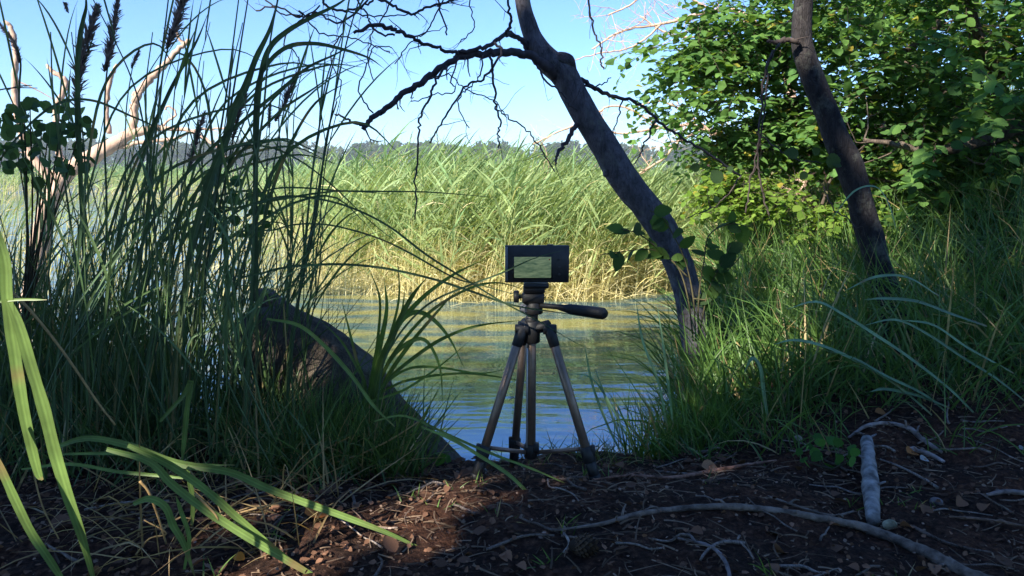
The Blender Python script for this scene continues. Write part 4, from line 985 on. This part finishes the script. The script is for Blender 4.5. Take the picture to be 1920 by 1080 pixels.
    for q, (bx_, bz_) in enumerate([(1047, 486), (1047, 500), (1047, 514)]):
        m = MB(); cyl(m, (X(bx_), d - .0070, Z(bz_)), (X(bx_), d - .0086, Z(bz_)), .0028, (.05, .05, .052), 14); m.obj('button', M_PLASTIC, g)
    m = MB(); box(m, (X(1030), d, Z(460) + .0012), (.014, .007, .0028), 0, .0005, (.05, .05, .05)); m.obj('shutter_button', M_PLASTIC, g, smooth=False)
    sc = bpy.data.materials.new('screen_picture'); sc.use_nodes = True; T = sc.node_tree; b = T.nodes['Principled BSDF']
    tc = T.nodes.new('ShaderNodeTexCoord'); mp = T.nodes.new('ShaderNodeMapping'); mp.inputs['Scale'].default_value = (60, 60, 260); mp.inputs['Rotation'].default_value = (0, .3, 0)
    nz = T.nodes.new('ShaderNodeTexNoise'); nz.inputs['Scale'].default_value = 1; nz.inputs['Detail'].default_value = 5; rp = T.nodes.new('ShaderNodeValToRGB')
    T.links.new(tc.outputs['Object'], mp.inputs[0]); T.links.new(mp.outputs[0], nz.inputs['Vector']); T.links.new(nz.outputs[0], rp.inputs[0])
    rp.color_ramp.elements[0].position = .3; rp.color_ramp.elements[0].color = (.05, .10, .06, 1); rp.color_ramp.elements[1].position = .75; rp.color_ramp.elements[1].color = (.20, .27, .16, 1)
    T.links.new(rp.outputs[0], b.inputs['Emission Color']); b.inputs['Emission Strength'].default_value = .3; b.inputs['Base Color'].default_value = (.02, .02, .02, 1); b.inputs['Roughness'].default_value = .5; b.inputs['Specular IOR Level'].default_value = .15
    m = MB(); box(m, (X(998), d - .0078, (Z(481) + Z(520)) / 2), (X(1032) - X(964), .002, Z(481) - Z(520)), 0, .0005); m.obj('screen', sc, g, smooth=False)
    m = MB(); cyl(m, (X(1028.5), d - .0086, Z(486)), (X(1028.5), d - .0094, Z(486)), .0016, (.5, .03, .02), 12); m.obj('record_mark', M_DRY, g)
tripod()

# ------------------------------------------------------------------ things on the ground
def on_ground(pp, lift=.0, dz=None):
    """pixel path laid on the bank: each point where its sight line meets the ground"""
    out = []
    for x, y in pp:
        lo, hi = .9, 3.0
        for d in np.linspace(.9, 3.0, 300):
            q = P(x, y, d)
            if q[2] < gz(q[0], q[1]): break
        q[2] = gz(q[0], q[1]) + lift; out.append(q)
    return np.array(out)
def roots():
    RC = (.18, .14, .115)
    for pp, w, lab, c in [([(1040, 1003), (1130, 990), (1200, 970), (1280, 962), (1350, 955), (1430, 962), (1520, 975), (1600, 992), (1680, 1020), (1740, 1045), (1820, 1085), (1900, 1120)], [4, 9, 12, 14, 16, 17, 18, 22, 24, 26, 26], 'long pale root snaking across the dirt at lower right', RC),
                          ([(1590, 826), (1625, 806), (1665, 798), (1705, 810), (1730, 832), (1765, 852)], [7, 11, 12, 14, 14, 9], 'short curved pale root at the foot of the right bank', (.26, .21, .19)),
                          ([(1110, 905), (1180, 896), (1260, 900), (1330, 890), (1390, 878), (1455, 868)], [3, 7, 9, 11, 9, 6], 'reddish root lying along the bank edge right of the tripod', (.30, .16, .11)),
                          ([(1440, 935), (1500, 960), (1560, 972), (1600, 965)], [4, 6, 5], 'thin root crossing left of the birch stick', RC),
                          ([(1700, 845), (1740, 858), (1770, 872)], [10, 13, 9], 'chunky pale root end under the curved root', (.28, .23, .22)),
                          ([(1850, 935), (1890, 930), (1960, 940)], [8, 12, 14], 'root entering at the right edge above the corner', (.2, .16, .15)),
                          ([(1270, 1020), (1330, 1030), (1360, 1060), (1370, 1100)], [5, 8, 8], 'small forked root at the bottom edge below the long one', (.2, .17, .17)),
                          ([(1780, 975), (1850, 985), (1930, 1000)], [5, 7, 6], 'thin brown root right of the birch stick', (.17, .11, .08))]:
        g = on_ground(pp, .006); p = catmull(g, 6); m = MB(); tube(m, p, [px2m(a * .85, 1.5) / 2 for a in w], 12, c, .45, int(pp[0][0]))
        for k in range(len(p) // 7):
            i = R.randint(2, len(p) - 3); dd_ = unit(np.array([R.randn() * .7, R.randn() * .5, .35])); l = R.uniform(.012, .05)
            tube(m, catmull([p[i], p[i] + dd_ * l * .5, p[i] + dd_ * l + [0, 0, -.3 * l]], 3), [.0035, .0022, .0012], 5, c, .2, k)
        tag(m.obj('root', M_ROOT), lab, 'root')
    a = on_ground([(1636, 990), (1632, 930), (1628, 880), (1624, 838)], .015)
    m = MB(); tube(m, catmull(a, 5), [px2m(13, 1.5), px2m(16, 1.6), px2m(13, 1.7), px2m(12, 1.8)], 16, (.26, .245, .235), .28, 4)
    for k, (u, l) in enumerate([(.3, .02), (.62, .016), (.8, .012)]):
        q = a[int(u * 3.9) if int(u * 3.9) < 4 else 3]; tube(m, catmull([q, q + np.array([(-1) ** k * .012, -.002, .012]), q + np.array([(-1) ** k * (.012 + l), 0, .018])], 3), [.006, .0035, .002], 7, (.2, .18, .18), .3, k)
    tag(m.obj('birch_stick', M_ROOT), 'thick whitish birch stick lying end on toward the viewer at right', 'stick')
    for (x, y, s, c, lab) in [(1668, 990, 14, (.36, .33, .22), 'small pale yellow stone beside the birch stick'), (1755, 945, 13, (.12, .1, .1), 'grey stone right of the birch stick'), (1495, 828, 12, (.25, .22, .16), 'pale stone at the edge of the right grass')]:
        q = on_ground([(x, y)], .0)[0]; k = px2m(s, 1.5); m = MB(); th = np.linspace(0, np.pi, 9); p = np.stack([q[0] + np.cos(th) * k * -1, q[1] + 0 * th, q[2] + k * .35 + 0 * th], -1)
        tube(m, p, np.maximum(np.sin(th) * k * .75, .0006), 12, c, .35, x); tag(m.obj('stone', M_ROOT), lab, 'stone')
    # pine cone
    q = on_ground([(1092, 1036)], .012)[0]; t = thing('pine_cone', 'dark pine cone lying on the dirt at the bottom centre', 'pine cone', q)
    k = .026; m = MB(); th = np.linspace(0.05, np.pi - .05, 9); tube(m, np.stack([q[0] + np.cos(th) * k, q[1] + 0 * th, q[2] + 0 * th], -1), np.sin(th) * k * .6, 12, (.04, .028, .02)); m.obj('core', M_DRY, t)
    m = MB(); n = 110; u = (np.arange(n) + .5) / n; ph = np.arange(n) * 2.4; rr = np.sin(np.pi * (u * .9 + .05)) * k * .62
    pos = np.stack([q[0] + (u - .5) * 2 * k * .9, q[1] + np.cos(ph) * rr, q[2] + np.sin(ph) * rr], -1); Dn = np.stack([u * 0 + .8, np.cos(ph), np.sin(ph)], -1)
    leaves(m, pos, Dn, np.stack([-1 + u * 0, np.cos(ph), np.sin(ph)], -1), .011, hexc((.06, .04, .03), (.12, .08, .05), n, .2)); o = m.obj('scales', M_DRY, t); o['kind'] = 'stuff'
roots()
def litter():
    def spots(n, x0, x1, y0, y1):
        x = R.uniform(x0, x1, n); y = R.uniform(y0, y1, n); k = (y < shore_y(x) - .1); return x[k], y[k]
    # leaf litter mass
    for name, lab, n, sz, ca, cb in [('leaf_litter', 'brown dead leaves scattered all over the dirt bank', 9500, (.004, .017), (.06, .03, .02), (.24, .125, .075)),
                                     ('bark_chips', 'small pale bark chips strewn over the dirt', 2400, (.003, .011), (.14, .09, .06), (.32, .22, .17))]:
        x, y = spots(n, -1.3, 1.9, 1.0, 2.15); k = len(x)
        if name == 'leaf_litter':
            kp = R.rand(k) < np.clip(.9 - .55 * sm(-.3, .2, x), .2, 1); x, y = x[kp], y[kp]; k = len(x)
        mb = MB(); a = R.uniform(0, 2 * np.pi, k)
        leaves(mb, np.stack([x, y, gz(x, y) + .004 + .006 * R.rand(k)], -1), np.stack([np.cos(a), np.sin(a), R.normal(0, .25, k)], -1), R.randn(k, 3) * .7 + [0, 0, 1], R.uniform(*sz, k), hexc(ca, cb, k, .3))
        tag(mb.obj(name, M_DRY), lab, 'litter', kind='stuff')
    x, y = spots(9000, -1.3, 1.9, 1.0, 2.15); kp = R.rand(len(x)) < np.clip(.5 + 2.2 * fbm(x * 4, y * 4, 3, 77), .08, 1) * .8; x, y = x[kp], y[kp]; k = len(x); a = R.uniform(0, 2 * np.pi, k); mb = MB(); c = hexc((.07, .045, .03), (.24, .165, .11), k, .3)
    ribbons(mb, np.stack([x, y, gz(x, y) + .003], -1), np.stack([np.cos(a), np.sin(a), .08 + 0.15 * R.rand(k)], -1), R.uniform(.008, .10, k) * R.uniform(.3, 1, k), R.uniform(.0010, .0045, k), 5, .3, R.randn(k, 3) * .3 + [0, -.5, 1], c, c, 'stem', wind=R.randn(k, 3) * [.6, .6, 0])
    tag(mb.obj('twig_litter', M_DRY), 'fine twigs and needles strewn over the dirt', 'litter', kind='stuff')
    me = []
    for j in range(6):
        m = MB(); V = LV.copy(); V[:, 1] *= 1.1; V[:, 2] += .25 * (V[:, 0] - .5) ** 2 * R.uniform(-1, 2) + R.uniform(.2, .9) * np.abs(V[:, 1]) ** 1.5
        m.add(V, LFc, hexc((.08, .045, .03), (.24, .12, .07), 1, .2)[0]); me.append(m.mesh('fallen_leaf', M_DRY))
    x, y = spots(150, -.95, 1.3, 1.15, 1.95); x = np.where((x > 0) & (R.rand(len(x)) < .5), -x * .7, x)
    for i in range(len(x)):
        o = bpy.data.objects.new('fallen_leaf', me[i % 6]); COL.objects.link(o); o.location = (x[i], y[i], float(gz(x[i], y[i])) + .008)
        o.rotation_euler = (R.normal(0, .35), R.normal(0, .35), R.uniform(0, 6.28)); s = R.uniform(.018, .038); o.scale = (s, s, s)
        left = x[i] < 0
        tag(o, 'curled brown dead leaf on the reddish litter at lower left' if left else 'curled brown dead leaf on the dark dirt at lower right', 'leaf', 'fallen leaves on the left litter' if left else 'fallen leaves on the right dirt')
    for (px, py, s, c, lab) in [(572, 976, 46, (.55, .17, .04), 'bright orange fallen leaf on the litter below the left clump'), (440, 1055, 20, (.6, .22, .03), 'small vivid orange leaf scrap at the bottom left'), (1700, 860, 34, (.4, .16, .05), 'orange brown leaf under the curved root'),
                                (1640, 780, 30, (.3, .13, .05), 'orange brown leaf in the foot of the right grass'), (1725, 873, 24, (.34, .33, .31), 'whitish leaf next to the orange brown one'), (1315, 885, 40, (.40, .2, .1), 'tan leaf lit at the bank edge behind the reddish root'), (1910, 852, 20, (.3, .3, .28), 'pale leaf at the right edge above the dirt')]:
        m = MB(); V = LV.copy(); V[:, 2] += .5 * np.abs(V[:, 1]) ** 1.5; m.add(V, LFc, c); q = on_ground([(px, py)], .012)[0]
        o = bpy.data.objects.new('fallen_leaf', m.mesh('fallen_leaf', M_DRY)); COL.objects.link(o); k = px2m(s, 1.5); o.location = q; o.scale = (k, k * 1.2, k); o.rotation_euler = (.4, .1, R.uniform(-.6, .6)); tag(o, lab, 'leaf')
    x, y = spots(80, -.8, 1.3, 1.12, 1.95)
    for i in range(len(x)):
        a = R.uniform(0, 6.28); d = np.array([math.cos(a), math.sin(a) * .6, 0]); q = np.array([x[i], y[i], 0]); L = R.uniform(.05, .17); pts = []
        for k in range(5):
            pts.append([q[0], q[1], float(gz(q[0], q[1])) + .006]); d = unit(d + np.r_[R.randn(2) * .25, 0]); q = q + d * L / 4
        c = hexc((.13, .09, .07), (.34, .28, .24), 1, .2)[0]; m = MB(); r = R.uniform(.0015, .004); tube(m, catmull(pts, 3), [r, r * .6], 6, c, .2, i)
        o = m.obj('fallen_twig', M_BARK); left = x[i] < 0
        tag(o, 'thin dry twig lying on the litter at lower left' if left else 'thin dry twig lying on the dark dirt at lower right', 'twig', 'fallen twigs on the left litter' if left else 'fallen twigs on the right dirt')
litter()

def floating():
    n = 520; y = np.where(R.rand(n) < .7, R.normal(4.75, .22, n), R.uniform(2.3, 4.8, n)); x = R.uniform(-1.8, 1.2, n); k = (y > shore_y(x) + .08); x, y = x[k], y[k]; n = len(x)
    mb = MB(); a = R.normal(0, .7, n); L = R.uniform(.01, .09, n)
    c = hexc((.20, .17, .06), (.45, .38, .2), n, .3)
    ribbons(mb, np.stack([x, y, x * 0 + WATER + .003], -1), np.stack([np.cos(a), np.sin(a), a * 0], -1), L, R.uniform(.002, .006, n), 3, 0, np.tile([0, 0, 1.], (n, 1)), c, c, 'leaf')
    tag(mb.obj('floating_debris', M_DRY), 'bits of straw and leaf floating on the water before the reed bed', 'debris', kind='stuff')
floating()
# ------------------------------------------------------------------ the wood behind the viewer, whose shade lies over the bank
def shade_trees():
    # where sun flecks reach: holes between the leaves along the sun's direction
    T = [(on_ground([(620, 1010)])[0], .10), (on_ground([(500, 1000)])[0], .08), (on_ground([(540, 1060)])[0], .09), (on_ground([(740, 1060)])[0], .03), (on_ground([(560, 955)])[0], .10), (on_ground([(690, 1060)])[0], .06), (on_ground([(860, 950)])[0], .06), (on_ground([(1000, 925)])[0], .05), (on_ground([(430, 1045)])[0], .15), (on_ground([(760, 985)])[0], .07), (P(90, 720, .95), .10), (P(30, 640, .95), .09), (P(50, 960, .92), .09), (P(450, 985, 1.2), .10), (P(380, 940, 1.2), .05), (P(600, 960, 1.3), .07),
         (P(1340, 880, 1.75), .06), (P(962, 660, 1.8), .035), (P(915, 810, 1.75), .04), (P(1045, 665, 1.8), .03), (P(720, 700, 1.8), .04), (P(1400, 640, 2.4), .14), (P(1360, 700, 2.2), .10), (P(560, 720, 1.9), .08),
         (P(1290, 640, 2.6), .05), (P(200, 1000, 1.2), .07), (P(700, 950, 1.6), .05), (P(300, 1000, 1.2), .05), (P(1480, 370, 3.9), .5), (P(1390, 470, 4.2), .3), (P(1500, 560, 3.0), .10), (P(1700, 560, 3.2), .05), (P(800, 560, 1.8), .06)]
    spec = [((-4.6, -4.0), 6.8, 2.0, 5.6), ((-2.6, -3.6), 7.6, 2.2, 5.6), ((-6.4, -4.0), 5.8, 1.9, 4.8), ((-.6, -3.4), 4.9, 1.7, 4.2), ((-3.0, -2.0), 4.2, 1.2, 3.2), ((1.6, -4.6), 6.0, 2.0, 5.2)]
    labs = ['broad tree behind the viewer at left', 'tallest tree straight behind the viewer', 'leafy tree standing on the bank behind left', 'small tree close behind the viewer', 'young tree just behind the left reeds', 'leafy tree behind the viewer at right']
    for i, ((x, y), H, rr, span) in enumerate(spec):
        t = thing('shade_tree', labs[i] + ', its crown shading the bank', 'tree', (x, y, float(ground_z(x, y))))
        n = 7500; v = unit(R.randn(n, 3)) * (R.rand(n, 1) ** .4); pos = np.array([x, y, H - span / 2]) + v * [rr, rr, span / 2]
        k = fbm(pos[:, 0] * 1.6 + pos[:, 1], pos[:, 2] * 1.6 + pos[:, 1], 3, 90 + i) > -.16; pos = pos[k]
        keep = np.ones(len(pos), bool)
        for tp, r in T:
            w = pos - tp; al = w @ SUNV; dist = np.linalg.norm(w - al[:, None] * SUNV, axis=1); keep &= dist > r + .10 + .05 * np.sin(np.arange(len(pos)) * 12.9)
        keep &= ~((pos[:, 1] > -.3) & (pos[:, 2] > -.5) & (np.abs(pos[:, 0]) < 1.2))
        pos = pos[keep]; n = len(pos)
        mb = MB(); leaves(mb, pos, R.randn(n, 3), R.randn(n, 3) + [0, 0, 1], R.uniform(.12, .24, n), hexc((.04, .08, .02), (.08, .14, .03), n, .2)); mb.obj('crown', M_LEAF, t)['kind'] = 'stuff'
        m = MB(); p = catmull([(x, y, ground_z(x, y) - .1), (x + .1, y, H * .3), (x - .1, y + .1, H * .6), (x, y, H * .9)], 6); tube(m, p, [.16, .13, .09, .03], 12, (.12, .10, .09), .2, i); m.obj('trunk', M_BARK, t)
shade_trees()

# ------------------------------------------------------------------ the air over the lake
def haze():
    m = bpy.data.materials.new('haze'); m.use_nodes = True; T = m.node_tree; T.nodes.remove(T.nodes['Principled BSDF'])
    v = T.nodes.new('ShaderNodeVolumePrincipled'); v.inputs['Color'].default_value = (.80, .90, 1, 1); v.inputs['Density'].default_value = .0008
    T.links.new(v.outputs[0], T.nodes['Material Output'].inputs['Volume'])
    mb = MB(); x0, x1, y0, y1, z0, z1 = -720, 720, -70, 720, -8, 34
    mb.add([[x0, y0, z0], [x1, y0, z0], [x1, y1, z0], [x0, y1, z0], [x0, y0, z1], [x1, y0, z1], [x1, y1, z1], [x0, y1, z1]],
           [[3, 2, 1, 0], [4, 5, 6, 7], [0, 1, 5, 4], [1, 2, 6, 5], [2, 3, 7, 6], [3, 0, 4, 7]])
    tag(mb.obj('haze', m, smooth=False), 'thin pale haze over the lake', 'haze', kind='stuff')
haze()
